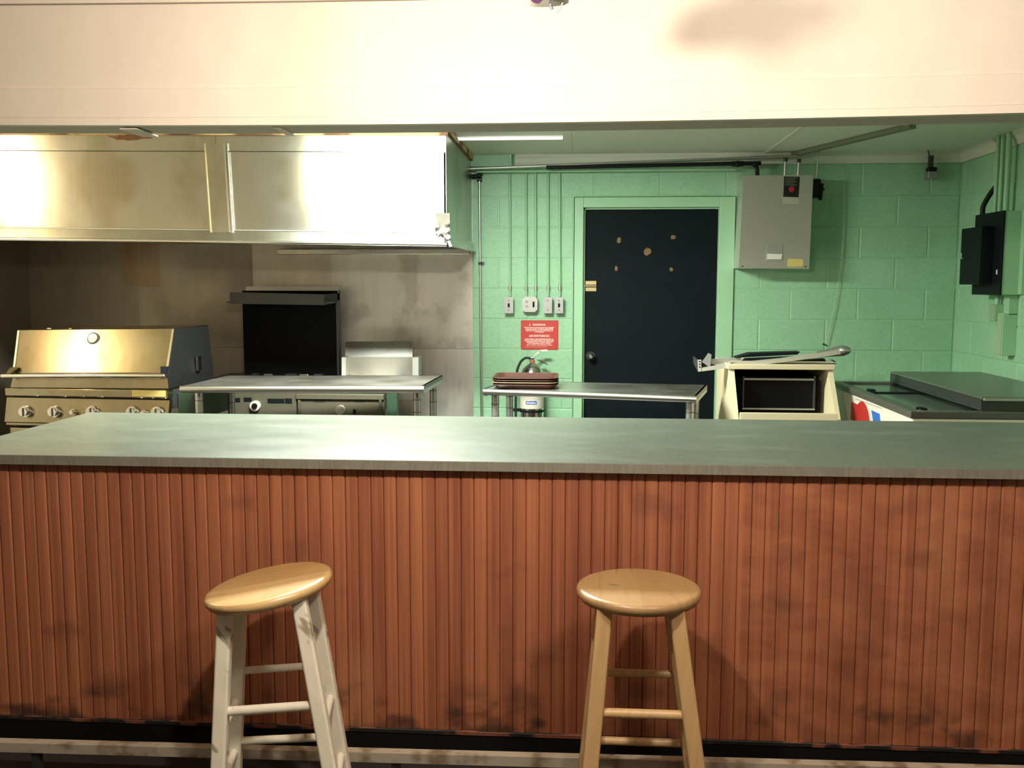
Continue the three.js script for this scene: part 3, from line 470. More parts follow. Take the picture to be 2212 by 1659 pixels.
// ================================================================ RANGE, GRIDDLE
{
  const z = -5.98, r = thing('cooking_range', 'black-backed cooking range with a steel high shelf', 'range', V(-1.9, 0, -5.9));
  const A = (px, py, zz) => atZ(px, py, zz), L = A(528, 805, z).x, Rr = A(732, 805, z).x, yT = A(630, 628, z).y;
  part('back_riser', box(L, Rr, 0.86, yT, z - 0.06, z), M.soot, r, 'sooty black back riser');
  part('riser_edge', box(Rr - 0.008, Rr + 0.004, 0.86, yT - 0.06, z - 0.06, z + 0.012), M.darkSteel, r);
  const zs = z + 0.23, s0 = A(497, 648, zs), s1 = A(700, 655, zs), s2 = A(733, 640, z); void s2;
  const sh = part('high_shelf', [slab([V(s0.x, A(500, 656, zs).y, zs), V(s1.x, A(700, 659, zs).y, zs), V(s1.x, A(700, 636, zs).y, zs), V(s0.x, A(500, 631, zs).y, zs)], V(0, 0, -0.012)), box(L - 0.02, Rr + 0.01, yT - 0.075, yT - 0.065, z - 0.02, zs - 0.012), slab([V(s1.x, A(700, 659, zs).y, zs), V(Rr + 0.02, A(733, 654, z + 0.08).y, z + 0.08), V(Rr + 0.02, A(733, 634, z + 0.08).y, z + 0.08), V(s1.x, A(700, 636, zs).y, zs)], V(-0.006, 0, -0.01))], M.darkSteel, r, 'dark steel high shelf');
  part('shelf_backrail', rectZ(531, 619, 731, 634, z - 0.01, 0.012), M.steelDull, sh);
  part('top', box(L - 0.12, A(640, 880, -5.46).x, 0.855, 0.868, z - 0.06, -5.47, 0.004), M.blackIron, r);
  for (const [px, w] of [[553, 12], [583, 20], [632, 26], [660, 20], [690, 18]]) { const a = A(px, 806, -5.78); part('grate_bar', box(a.x - w / 700, a.x + w / 700, 0.868, 0.893, -5.80, -5.74, 0.004), px === 660 || px === 583 ? M.chrome : M.blackIron, r); }
  const zf = -5.46, f0 = A(425, 880, zf).x, f1 = A(640, 880, zf).x;
  part('control_panel', box(f0, f1, A(500, 897, zf).y, A(500, 846, zf).y, zf - 0.05, zf, 0.004), M.controlPanel, r, 'worn cream control panel with black smears');
  for (const [px, py, w, hh] of [[478, 863, 26, 11], [512, 864, 14, 9], [535, 863, 18, 9], [596, 866, 38, 10], [623, 866, 16, 11]]) { const a = A(px, py, zf + 0.002); part('panel_slot', box(a.x - w / 760, a.x + w / 760, a.y - hh / 760, a.y + hh / 760, zf - 0.002, zf + 0.003, 0.001), M.blackPaint, r, 'black slot'); }
  const k = A(553, 876, zf); const kn = part('control_knob', [discZ(V(k.x, k.y, zf + 0.012), 0.030, 0.024, 30)], M.ivory, r, 'white ringed knob'); part('knob_centre', discZ(V(k.x, k.y, zf + 0.0275), 0.017, 0.008), M.blackPaint, kn);
  part('oven_body', box(f0, f1, 0.10, A(500, 899, zf).y, z - 0.06, zf - 0.012), M.blackPaint, r); part('oven_door', box(f0 + 0.02, f1 - 0.02, 0.16, 0.64, zf - 0.012, zf + 0.01, 0.006), M.darkSteel, r); part('oven_handle', cyl(V(f0 + 0.08, 0.6, zf + 0.04), V(f1 - 0.08, 0.6, zf + 0.04), 0.01), M.chrome, r);
  for (const x of [f0 + 0.05, f1 - 0.05]) for (const zz of [zf - 0.06, z]) part('foot', cyl(V(x, 0, zz), V(x, 0.1, zz), 0.02), M.darkSteel, r);
}
{
  const zf = -5.46, A = atZ, z = -5.85, g = thing('flat_griddle', 'stainless griddle unit with tall folded steel splash guard', 'griddle', V(-1.35, 0, -5.7));
  const P = (px, py, zz) => A(px, py, zz);
  const zq = -5.80;
  part('splash_guard', [slab([P(746, 812, zq), P(891, 812, zq), P(891, 771, zq), P(746, 771, zq)], V(0, 0, -0.01)), slab([P(746, 771, zq), P(891, 771, zq), V(P(891, 737, zq - 0.05).x, P(891, 737, zq - 0.05).y, zq - 0.05), V(P(746, 738, zq - 0.05).x, P(746, 738, zq - 0.05).y, zq - 0.05)], V(0, 0, -0.01))], M.steelTop, g, 'bright folded steel splash guard');
  for (const [a, b, zz] of [[738, 747, -5.70], [891, 904, -5.70]]) part('side_guard', slab([P(a, 812, zz), P(b, 812, zz), P(b, 772, zz), P(a, 772, zz)], V(0, 0, -0.12)), M.steelDull, g);
  const f0 = P(644, 880, zf).x, f1 = P(830, 880, zf).x;
  part('griddle_plate', box(f0, f1, 0.85, 0.868, -5.80, zf + 0.0, 0.004), M.steelTop, g);
  part('top_rail', box(f0 - 0.01, f1, P(700, 863, zf + 0.01).y, P(700, 851, zf + 0.01).y, zf - 0.04, zf + 0.012, 0.004), M.controlPanel, g);
  const pn = part('control_panel', box(f0, f1, P(700, 905, zf).y, P(700, 864, zf).y, zf - 0.04, zf - 0.002, 0.003), M.controlPanel, g, 'cream enamel control panel'); for (const px of [648, 823]) { const a = P(px, 880, zf); part('panel_flange', box(a.x - 0.01, a.x + 0.006, a.y - 0.08, a.y + 0.045, zf - 0.002, zf + 0.01, 0.002), M.controlPanel, pn); }
  for (const [px, w] of [[690, 24], [777, 22]]) { const a = P(px, 867, zf); part('vent_slot', box(a.x - w / 760, a.x + w / 760, a.y - 0.006, a.y + 0.006, zf - 0.006, zf - 0.001), M.darkSteel, pn); }
  const k = P(736, 885, zf); part('control_knob', [discZ(V(k.x, k.y, zf + 0.012), 0.027, 0.028, 26)], M.ivory, g, 'white control knob'); const s = P(766, 889, zf); part('switch', box(s.x - 0.008, s.x + 0.008, s.y - 0.014, s.y + 0.014, zf - 0.002, zf + 0.008, 0.002), M.blackPaint, g);
  part('body', box(f0, f1, 0.10, 0.66, -5.9, zf - 0.045), M.steelDull, g);
  for (const x of [f0 + 0.05, f1 - 0.05]) for (const zz of [zf - 0.1, -5.84]) part('foot', cyl(V(x, 0, zz), V(x, 0.1, zz), 0.02), M.darkSteel, g);
  part('gap_panel', box(f1 + 0.004, P(857, 880, zf - 0.04).x, 0.3, 0.86, zf - 0.10, zf - 0.05), std([0.022, 0.05, 0.027], 0.5), g, 'green end panel');
}

// ================================================================ WORK TABLES
function workTable(o) { // o: four top corners (front left, front right, back right, back left) in the room, at height o.h
  const c = o.c.reduce((a, b) => a.add(b), V(0, 0, 0)).multiplyScalar(0.25), t = thing('work_table', o.label, 'table', V(c.x, 0, c.z), 'stainless work tables'); const h = o.h, [fl, fr, br, bl] = o.c.map(p => V(p.x, h, p.z));
  const n = fl.clone().sub(bl).setY(0).normalize(), e = fr.clone().sub(fl).setY(0).normalize(), rr = o.roll;
  const tp = part('table_top', slab([bl, fl.clone().addScaledVector(n, -rr), fr.clone().addScaledVector(n, -rr), br].map(p => p.clone()), V(0, -0.02, 0)), M.steelTop, t);
  part('rolled_edge', [cyl(fl.clone().addScaledVector(n, -rr).add(V(0, -rr, 0)), fr.clone().addScaledVector(n, -rr).add(V(0, -rr, 0)), rr, rr, 24)], M.chromeSoft || (M.chromeSoft = std([0.68, 0.67, 0.6], 0.3, 1)), tp, 'bright rolled front edge');
  part('side_apron', [slab([fr.clone().addScaledVector(n, -rr), br, br.clone().add(V(0, -0.04, 0)), fr.clone().addScaledVector(n, -rr).add(V(0, -0.04, 0))].reverse(), e.clone().multiplyScalar(-0.012)), slab([fl.clone().addScaledVector(n, -rr), bl, bl.clone().add(V(0, -0.04, 0)), fl.clone().addScaledVector(n, -rr).add(V(0, -0.04, 0))], e.clone().multiplyScalar(0.012)), slab([bl, br, br.clone().add(V(0, -0.04, 0)), bl.clone().add(V(0, -0.04, 0))], n.clone().multiplyScalar(0.012))], M.steelDull, tp);
  for (const p of o.legs) { const lg = part('leg', cyl(V(p.x, 0, p.z), V(p.x, h - 0.02, p.z), 0.0205, 0.0205, 20), M.pipeSteel, t); part('leg_collar', [cyl(V(p.x, h - 0.09, p.z), V(p.x, h - 0.087, p.z), 0.0222, 0.0222, 20), cyl(V(p.x, h - 0.155, p.z), V(p.x, h - 0.152, p.z), 0.0222, 0.0222, 20)], M.darkSteel, lg); }
  const [a, b, c2, d] = o.legs; part('undershelf', slab([V(a.x, 0.26, a.z), V(b.x, 0.26, b.z), V(c2.x, 0.26, c2.z), V(d.x, 0.26, d.z)], V(0, -0.02, 0)), M.steelDull, t);
  return t;
}
workTable({ label: 'long stainless work table in front of the range', h: 0.93, roll: 0.019, c: [atY(386, 834, 0.93), atY(914, 834, 0.93), atY(957, 811, 0.93), atY(489, 811, 0.93)], legs: [atZ(430, 870, -4.80), atZ(901, 870, -4.92), atZ(936, 870, -5.36), atZ(500, 870, -5.24)].map(p => V(p.x, 0, p.z)) });
{
  const fl = atY(1043, 840, 0.89), fr = atY(1504, 856, 0.89), n = V(-(fr.z - fl.z), 0, fr.x - fl.x).normalize().multiplyScalar(-1); if (n.z > 0) n.multiplyScalar(-1);
  const d = 0.53, br = fr.clone().addScaledVector(n, d + 0.05), bl = fl.clone().addScaledVector(n, d - 0.08);
  workTable({ label: 'stainless work table holding the brown trays by the dark door', h: 0.89, roll: 0.0175, c: [fl, fr, br, bl], legs: [V(atY(1068, 856, 0.85).x, 0, fl.z - 0.06), V(atY(1489, 868, 0.85).x, 0, fr.z - 0.06), V(br.x - 0.07, 0, br.z + 0.05), V(atZ(1101, 870, bl.z + 0.02).x, 0, bl.z + 0.02)] });
  // trays, four in a stack
  const tc = V((atZ(1065, 815, -5.03).x + atZ(1203, 815, -5.03).x) / 2, 0, -5.165);
  const w = 0.345, dp = 0.32, names = ['bottom brown tray of the stack, resting on the table', 'second brown tray from the table, pale worn rim', 'brown tray lying under the topmost one', 'topmost brown tray of the stack, empty and open'];
  for (let i = 0; i < 4; i++) {
    const y = 0.8905 + i * 0.012, t = thing('serving_tray', names[i], 'tray', V(tc.x, y, tc.z), 'stacked serving trays'), ox = (hash(i, 3) - 0.5) * 0.008;
    const rr = (hw, hd, r, n = 5) => { const pts = []; for (const [sx, sz, a0] of [[1, 1, 0], [-1, 1, 90], [-1, -1, 180], [1, -1, 270]]) for (let k = 0; k <= n; k++) { const a = (a0 + 90 * k / n) * R; pts.push([sx * (hw - r) + r * Math.cos(a), sz * (hd - r) + r * Math.sin(a)]); } return pts; };
    const rings = [[rr(w / 2 - 0.024, dp / 2 - 0.024, 0.035), 0.0], [rr(w / 2 - 0.004, dp / 2 - 0.004, 0.05), 0.0215], [rr(w / 2, dp / 2, 0.052), 0.024], [rr(w / 2 - 0.004, dp / 2 - 0.004, 0.05), 0.024], [rr(w / 2 - 0.027, dp / 2 - 0.027, 0.035), 0.003]];
    const pos = [], n = rings[0][0].length, P = (k, j) => { const [x, z] = rings[k][0][j % n]; return [tc.x + ox + x, y + rings[k][1], tc.z + z]; };
    for (let k = 0; k < rings.length - 1; k++) for (let j = 0; j < n; j++) { const a = P(k, j), b = P(k, j + 1), c = P(k + 1, j + 1), e = P(k + 1, j); pos.push(...a, ...c, ...b, ...a, ...e, ...c); }
    const cc = k => [tc.x + ox, y + rings[k][1], tc.z]; for (let j = 0; j < n; j++) { pos.push(...cc(0), ...P(0, j), ...P(0, j + 1)); pos.push(...cc(4), ...P(4, j + 1), ...P(4, j)); }
    const g = new THREE.BufferGeometry(); g.setAttribute('position', new THREE.Float32BufferAttribute(pos, 3)); g.computeVertexNormals(); part('tray_body', uvm(toCreasedNormals(g, 0.6)), M.tray, t);
    const rim = rr(w / 2 + 0.0005, dp / 2 + 0.0005, 0.052).map(([x, z]) => V(tc.x + ox + x, y + 0.0232, tc.z + z)); part('rim', new THREE.TubeGeometry(new THREE.CatmullRomCurve3(rim, true), 60, 0.0022, 6, true), i === 1 ? M.trayPale : M.tray, t, i === 1 ? 'pale worn rim' : undefined);
  }
}

// ================================================================ ON THE BACK WALL
// extinguisher
{
  const c = V(atZ(1149, 850, -6.1).x, 0, -6.1), e = thing('fire_extinguisher', 'silver fire extinguisher with black hose hanging under the red sign', 'extinguisher', V(c.x, 0.42, c.z)), r = 0.077;
  const yT = atZ(1150, 806, -6.1).y, yN = atZ(1150, 787, -6.1).y;
  part('cylinder', lathe([[0, 0.42], [r * 0.9, 0.42], [r, 0.435], [r, yT - 0.03], [r * 0.96, yT + 0.0], [r * 0.8, yT + 0.03], [r * 0.5, yT + 0.055], [r * 0.24, yT + 0.066], [0.016, yT + 0.075], [0, yT + 0.075]], V(c.x, 0, c.z), 48), M.chrome, e);
  const l0 = atZ(1150, 884, -6.02).y, l1 = yT - 0.06; { const g = new THREE.CylinderGeometry(r + 0.0008, r + 0.0008, l1 - l0, 40, 1, true, -1.3, 2.6); g.translate(c.x, (l0 + l1) / 2, c.z); const t = canvasTex(512, 512, (x, w, h) => { x.fillStyle = '#cfcabb'; x.fillRect(0, 0, w, h); x.fillStyle = '#8a8678'; for (let i = 0; i < 16; i++) x.fillRect(60 + (i * 37) % 40, 20 + i * 20, 300 + (i * 53) % 90, 5); x.fillStyle = '#2b4c9a'; x.fillRect(165, 352, 180, 72); x.fillStyle = '#e8e8ee'; x.font = 'bold 58px sans-serif'; x.textAlign = 'center'; x.fillText('Kidde', 255, 408); }); part('label', g, new THREE.MeshStandardMaterial({ map: t, roughness: 0.5 }), e, 'pale instruction label with blue name plate'); }
  const ys = atZ(1150, 890, -6.02).y; part('strap', [cyl(V(c.x, ys - 0.007, c.z), V(c.x, ys + 0.007, c.z), r + 0.004, r + 0.004, 36), box(c.x - r - 0.045, c.x - r + 0.01, ys - 0.006, ys + 0.012, c.z - 0.01, c.z + 0.02, 0.003)], M.blackPaint, e);
  part('bracket', box(c.x - 0.03, c.x + 0.03, 0.48, yT - 0.05, ZW + 0.001, c.z - r + 0.002), M.blackPaint, e);
  const v0 = V(c.x, yT + 0.06, c.z), vt = atZ(1152, 776, -6.1).y; const vl = part('valve', [cyl(v0, V(c.x, vt, c.z), 0.014), box(c.x - 0.018, c.x + 0.016, vt - 0.012, vt + 0.014, c.z - 0.014, c.z + 0.014, 0.003)], M.chrome, e);
  part('collar', cyl(V(c.x + 0.002, atZ(1152, 786, -6.1).y, c.z + 0.002), V(c.x + 0.002, atZ(1152, 778, -6.1).y, c.z + 0.002), 0.017), M.orange, vl, 'orange red collar');
  const A = (px, py) => atZ(px, py, -6.085); part('lever', [slab([A(1150, 772), A(1156, 768), A(1170, 758), A(1162, 759)].map(p => p), V(0, 0, -0.018)), slab([A(1163, 760), A(1184, 758), A(1182, 755), A(1166, 756)], V(0, 0, -0.018))], M.enamel, vl, 'pale squeeze lever'); part('carry_handle', slab([A(1158, 777), A(1170, 781), A(1187, 790), A(1170, 777)], V(0, 0, -0.018)), M.chrome, vl);
  part('hose', tube([A(1146, 774), A(1136, 773), A(1126, 780), A(1118, 797), A(1115, 820), A(1114, 860), A(1114, 905), A(1115, 930)], 0.0085, 50, 10), M.rubber, e, 'black green hose');
}
// warning sign
{
  const z = ZW + 0.003, a = atZ(1125, 755, z), b = atZ(1206, 692, z), s = thing('warning_sign', 'red warning sign with white lettering above the extinguisher', 'sign', V((a.x + b.x) / 2, (a.y + b.y) / 2, z));
  const w = b.x - a.x, h = b.y - a.y, sh = new THREE.Shape(), r = 0.008; sh.moveTo(-w / 2 + r, -h / 2); sh.lineTo(w / 2 - r, -h / 2); sh.quadraticCurveTo(w / 2, -h / 2, w / 2, -h / 2 + r); sh.lineTo(w / 2, h / 2 - r); sh.quadraticCurveTo(w / 2, h / 2, w / 2 - r, h / 2); sh.lineTo(-w / 2 + r, h / 2); sh.quadraticCurveTo(-w / 2, h / 2, -w / 2, h / 2 - r); sh.lineTo(-w / 2, -h / 2 + r); sh.quadraticCurveTo(-w / 2, -h / 2, -w / 2 + r, -h / 2);
  const g = new THREE.ExtrudeGeometry(sh, { depth: 0.0015, bevelEnabled: false }); g.translate((a.x + b.x) / 2, (a.y + b.y) / 2, z - 0.001); part('plate', g, std([0.50, 0.045, 0.035], 0.45), s);
  const t = canvasTex(1024, 796, (x, W2, H2) => {
    x.fillStyle = '#c03a32'; x.fillRect(0, 0, W2, H2); x.fillStyle = '#f1dcd4'; x.textAlign = 'center'; x.font = 'bold 76px sans-serif'; x.fillText('WARNING', 500, 128);
    x.beginPath(); x.moveTo(208, 128); x.lineTo(262, 128); x.lineTo(235, 72); x.fill(); x.font = 'bold 88px sans-serif'; x.fillText('ADVERTENCIA', 505, 456);
    const rr = rng(5), rows = [[190, 880], [222, 800], [254, 800], [290, 760], [326, 260], [522, 800], [556, 870], [590, 820], [624, 740], [658, 660], [700, 740]];
    for (const [y, len] of rows) { let p = 505 - len / 2; while (p < 505 + len / 2) { const q = 8 + rr() * 12; x.fillRect(p, y - 20, q, 20); p += q + 4 + (rr() < 0.18 ? 12 : 0); } }
    x.fillRect(90, 738, 640, 6);
  });
  part('print', quad([V(a.x + 0.006, a.y + 0.006, z + 0.001), V(b.x - 0.006, a.y + 0.006, z + 0.001), V(b.x - 0.006, b.y - 0.006, z + 0.001), V(a.x + 0.006, b.y - 0.006, z + 0.001)]), new THREE.MeshStandardMaterial({ map: t, roughness: 0.5 }), s, 'white lettering on red');
}
// switches, conduits
{
  const zb = ZW + 0.052;
  const conduit = (px, py0, py1, label) => { const a = atZ(px - 0.3, py0, ZW + 0.012), b = atZ(px + 0.3, py1, ZW + 0.012); const o = thing('conduit', label, 'conduit', V(a.x, b.y, ZW + 0.012), 'thin wall conduits to the switches'); part('pipe', cyl(b, a, 0.0078, 0.0078, 12), M.greenSmooth, o); const m = a.clone().lerp(b, 0.93); part('coupling', cyl(m.clone().add(V(0, -0.014, 0)), m.clone().add(V(0, 0.014, 0)), 0.011, 0.011, 12), M.pipeSteel, o); };
  conduit(1101.5, 370, 641, 'green conduit down to the lone switch nearest the steel wall');
  conduit(1136.5, 370, 641, 'green conduit entering the eight-sided switch box, toward the steel wall');
  conduit(1157, 370, 641, 'green conduit entering the eight-sided switch box, toward the door');
  conduit(1184, 370, 641, 'green conduit down to the blank cover plate');
  conduit(1209, 370, 641, 'green conduit down to the switch nearest the door');
  const sw = (x0, y0, x1, y1, label, toggle) => { const a = atZ(x0, y1, zb), b = atZ(x1, y0, zb), o = thing('switch_box', label, 'switch', V((a.x + b.x) / 2, (a.y + b.y) / 2, ZW), 'grey switch boxes on green wall'); part('box_body', box(a.x + 0.003, b.x - 0.003, a.y + 0.003, b.y - 0.003, ZW, zb - 0.003, 0.004), M.greyBox, o); const p = part('cover_plate', box(a.x, b.x, a.y, b.y, zb - 0.003, zb, 0.0014), std([0.42, 0.42, 0.40], 0.4, 0.3), o); const cx = (a.x + b.x) / 2, cy = (a.y + b.y) / 2; for (const dy of [-0.03, 0.03]) part('screw', discZ(V(cx, cy + dy, zb + 0.001), 0.0035, 0.002, 10), M.darkSteel, p); if (toggle) { part('toggle_slot', box(cx - 0.006, cx + 0.006, cy - 0.013, cy + 0.013, zb, zb + 0.002), M.blackPaint, p, 'black toggle slot'); part('toggle', box(cx - 0.004, cx + 0.004, cy - 0.002, cy + 0.010, zb, zb + 0.014, 0.002), M.blackPaint, p); } return o; };
  sw(1089, 642, 1109, 677, 'grey toggle switch box nearest the steel wall', true);
  sw(1173, 642, 1193, 677, 'grey box with blank cover plate beside the eight-sided box', false);
  sw(1198, 642, 1217, 677, 'grey toggle switch box nearest the door', true);
  { const a = atZ(1128, 674, zb), b = atZ(1161, 641, zb), cx = (a.x + b.x) / 2, cy = (a.y + b.y) / 2, hw = (b.x - a.x) / 2, hh = (b.y - a.y) / 2, k = 0.016; const o = thing('switch_box', 'eight-sided metal switch box with two devices', 'switch', V(cx, cy, ZW), 'grey switch boxes on green wall');
    const oct = (s, z0, z1) => { const S = new THREE.Shape(); [[-1, -1, 0, 1], [-1, -1, 1, 0], [1, -1, -1, 0], [1, -1, 0, 1], [1, 1, 0, -1], [1, 1, -1, 0], [-1, 1, 1, 0], [-1, 1, 0, -1]].forEach(([x, y, p, q], i) => { const X = x * hw * s + p * k, Y = y * hh * s + q * k; i ? S.lineTo(X, Y) : S.moveTo(X, Y); }); const g = new THREE.ExtrudeGeometry(S, { depth: z1 - z0, bevelEnabled: false }); g.translate(cx, cy, z0); return uvm(g); };
    part('box_body', box(cx - hw * 0.93, cx + hw * 0.93, cy - hh * 0.93, cy + hh * 0.93, ZW, zb - 0.003, 0.004), M.greyBox, o); const p = part('cover_plate', oct(1, zb - 0.003, zb), std([0.5, 0.5, 0.47], 0.35, 0.35), o); part('toggle_slot', box(cx + 0.018, cx + 0.03, cy - 0.018, cy + 0.018, zb, zb + 0.002), M.blackPaint, p); part('toggle', box(cx + 0.020, cx + 0.028, cy - 0.012, cy + 0.002, zb, zb + 0.014, 0.002), M.blackPaint, p); part('receptacle', [box(cx - 0.028, cx - 0.012, cy + 0.008, cy + 0.026, zb, zb + 0.002), box(cx - 0.028, cx - 0.012, cy - 0.02, cy - 0.006, zb, zb + 0.002)], M.greyBox, p); }
  // pipes along the top of the wall
  const pipe = (label, pts, r, mat, name = 'wall_pipe') => { const o = thing(name, label, 'pipe', pts[0].clone()); part('pipe_run', pts.length === 2 ? cyl(pts[0], pts[1], r, r, 14) : tube(pts, r, 60, 12), mat, o); return o; };
  const A = atZ;
  pipe('long steel pipe sloping from the hood to the steel cabinet', [A(1004, 365, -6.10), A(1725, 337, -6.10)], 0.0095, M.pipeSteel);
  pipe('painted green pipe running just under the steel pipe', [A(1030, 371, -6.15), A(1590, 366, -6.15)], 0.0085, M.greenSmooth);
  const bp = pipe('black iron pipe bending down into the steel cabinet', [A(1180, 362, -6.08), A(1618, 353, -6.08), A(1630, 354, -6.08), A(1635, 362, -6.08), A(1636, 382, -6.08)], 0.0125, M.blackIron);
  part('union', [ball(A(1593, 354, -6.08), 0.021, 1, 0.95, 0.95), cyl(A(1580, 354.3, -6.08), A(1606, 353.7, -6.08), 0.0165)], M.blackIron, bp); part('elbow', ball(A(1631, 355, -6.08), 0.019), M.blackIron, bp);
  const dp = pipe('thin steel pipe dropping down the wall beside the steel sheets', [A(1035.6, 384, ZW + 0.02), A(1040.5, 930, ZW + 0.02)], 0.0085, M.pipeSteel);
  part('clamp', [cyl(A(1037, 566, ZW + 0.02), A(1037, 572, ZW + 0.02), 0.012), box(A(1037, 569, ZW).x, A(1046, 569, ZW).x, A(1040, 572, ZW).y, A(1040, 566, ZW).y, ZW, ZW + 0.02)], M.darkSteel, dp); part('coupling', cyl(A(1038.4, 676, ZW + 0.02), A(1038.4, 684, ZW + 0.02), 0.0105), M.pipeSteel, dp);
  const el = pipe('short black pipe elbow joining the hood to the steel pipe', [A(1002, 381, ZW + 0.04), A(1026, 381, ZW + 0.04), A(1037, 377, ZW + 0.04), A(1040, 366, ZW + 0.04)], 0.014, M.blackIron); part('fitting', cyl(A(1030, 388, ZW + 0.02), A(1041, 388, ZW + 0.02), 0.014), M.darkSteel, el);
  // cord hanging from the moulding
  pipe('thin pale cord hanging down the green wall', [A(1812, 358, ZW + 0.03), A(1821, 380, ZW + 0.025), A(1823, 450, ZW + 0.02), A(1819, 550, ZW + 0.02), A(1810, 620, ZW + 0.02), A(1797, 690, ZW + 0.02), A(1785, 742, ZW + 0.02)], 0.0022, M.cord, 'pull_string');
}
// steel suppression cabinet
{
  const zf = -5.99, P = (px, py) => atZ(px, py, zf), c = thing('suppression_cabinet', 'stainless wall cabinet with red button label beside the door', 'cabinet', V(P(1676, 480).x, P(1676, 580).y, ZW));
  const f = [P(1596, 579), P(1748, 581), P(1757, 378), P(1606, 379)];
  part('cabinet_body', slab(f.map(p => p.clone().add(V(0, 0, -0.004))), V(0, 0, ZW + 0.001 - zf + 0.004)), M.boxSteel, c);
  const fr = part('front_cover', slab(f, V(0, 0, -0.004)), M.boxSteel, c, 'brushed stainless cover');
  const lab = canvasTex(256, 288, (x, w, h) => { x.fillStyle = '#10120f'; x.fillRect(0, 0, w, h); x.fillStyle = '#8d8f80'; for (let i = 0; i < 5; i++) x.fillRect(22, 16 + i * 24, 190 - (i * 41) % 80, 7); x.fillStyle = '#9c1c1c'; x.beginPath(); x.arc(134, 176, 44, 0, 7); x.fill(); });
  const pq = (a, z = zf + 0.0012) => quad(a.map(([px, py]) => atZ(px, py, z)));
  part('label', pq([[1692, 425], [1725, 426], [1728, 382], [1694, 381]]), new THREE.MeshStandardMaterial({ map: lab, roughness: 0.5 }), fr, 'black label with red spot');
  part('button', discZ(atZ(1709.5, 409, zf + 0.003), 0.015, 0.008, 20), M.red, fr, 'red button');
  part('sticker', slab([[1690, 440], [1726, 440], [1727, 427], [1691, 426]].map(([a, b]) => atZ(a, b, zf + 0.001)), V(0, 0, -0.001)), std([0.42, 0.42, 0.34], 0.5), fr, 'pale sticker');
  part('sticker', slab([[1701, 576], [1734, 576], [1735, 560], [1702, 559]].map(([a, b]) => atZ(a, b, zf + 0.001)), V(0, 0, -0.001)), M.yellowLabel, fr, 'yellow sticker');
  part('gauge_window', slab([[1655, 564], [1689, 564], [1691, 527], [1657, 527]].map(([a, b]) => atZ(a, b, zf + 0.004)), V(0, 0, -0.004)), M.steelDull, fr); part('window_flap', slab([[1657, 560], [1688, 560], [1690, 549], [1658, 548]].map(([a, b]) => atZ(a, b, zf + 0.009)), V(0, 0, -0.006)), M.enamel, fr);
  for (const [px, py] of [[1604, 575], [1740, 576]]) part('screw', discZ(atZ(px, py, zf + 0.001), 0.005, 0.003, 10), M.darkSteel, fr);
  const l = atZ(1768, 408, ZW + 0.09); part('release_lever', [box(P(1757, 408).x, l.x + 0.01, l.y - 0.055, l.y + 0.06, l.z - 0.03, l.z + 0.03, 0.012), cyl(l, l.clone().add(V(0.035, -0.005, 0.01)), 0.008), cyl(l.clone().add(V(0.015, 0.03, 0.02)), l.clone().add(V(0.005, -0.07, 0.03)), 0.012)], M.blackIron, c, 'dark release lever');
  for (const [px, y0, y1] of [[1696, 344, 380], [1725, 346, 380]]) { const o = thing('cabinet_conduit', px < 1700 ? 'short steel conduit into the cabinet top, toward the door' : 'short steel conduit into the cabinet top, away from the door', 'conduit', atZ(px, y1, -6.08)); part('pipe', cyl(atZ(px - 1, y1, -6.08), atZ(px + 1, y0, -6.08), 0.0095), M.pipeSteel, o); part('fitting', cyl(atZ(px + 1, y0 + 5, -6.08), atZ(px + 1, y0 - 3, -6.08), 0.0125), M.darkSteel, o); }
  const s = thing('pull_rod', 'thin rod from ceiling down to the cabinet lever', 'rod', atZ(1764, 375, -6.1)); part('rod', cyl(atZ(1763, 392, -6.1), atZ(1768, 324, -6.1), 0.0035), M.pipeSteel, s); part('pulley', ball(atZ(1768, 325, -6.1), 0.010), M.darkSteel, s);
  const a = atY(1703, 333, CEIL - 0.004), b = atY(1972, 268, CEIL - 0.004), d = b.clone().sub(a).setY(0).normalize(), n = V(-d.z, 0, d.x).multiplyScalar(0.02), st = thing('ceiling_strap', 'flat grey metal raceway crossing the ceiling to the steel cabinet', 'raceway', a.clone()); part('raceway_run', slab([a.clone().add(n), a.clone().sub(n), b.clone().sub(n), b.clone().add(n)].map(p => p.setY(CEIL - 0.026)), V(0, 0.0235, 0)), std([0.20, 0.22, 0.15], 0.5, 0.3), st); part('end_fitting', [box(a.x - 0.03, a.x + 0.10, CEIL - 0.045, CEIL - 0.02, a.z - 0.01, a.z + 0.03, 0.004)], M.darkSteel, st);
}
// small horn near the corner
{
  const z = ZW + 0.06, A = (x, y) => atZ(x, y, z), o = thing('wall_horn', 'small grey wall device with black top and bent rod near the corner', 'alarm device', atZ(2012, 380, ZW));
  part('bracket', [box(A(2006, 345).x, A(2016, 345).x, A(2012, 362).y, A(2012, 336).y, ZW + 0.045, z + 0.01, 0.003)], M.darkSteel, o); const a = A(2004, 364), b = A(2024, 386);
  part('body', box(a.x, b.x, b.y, a.y, ZW, z + 0.02, 0.006), M.greyBox, o); part('cap', box(a.x - 0.004, b.x - 0.012, a.y - 0.02, a.y + 0.006, z - 0.02, z + 0.03, 0.004), M.blackIron, o, 'black top'); part('rod', cyl(A(2010, 345), A(2003, 318), 0.004), M.darkSteel, o); part('rod_tip', ball(A(2002.5, 317), 0.009), M.blackIron, o); part('stem', cyl(A(2013, 386), A(2014, 393), 0.011, 0.006), M.greyBox, o);
}
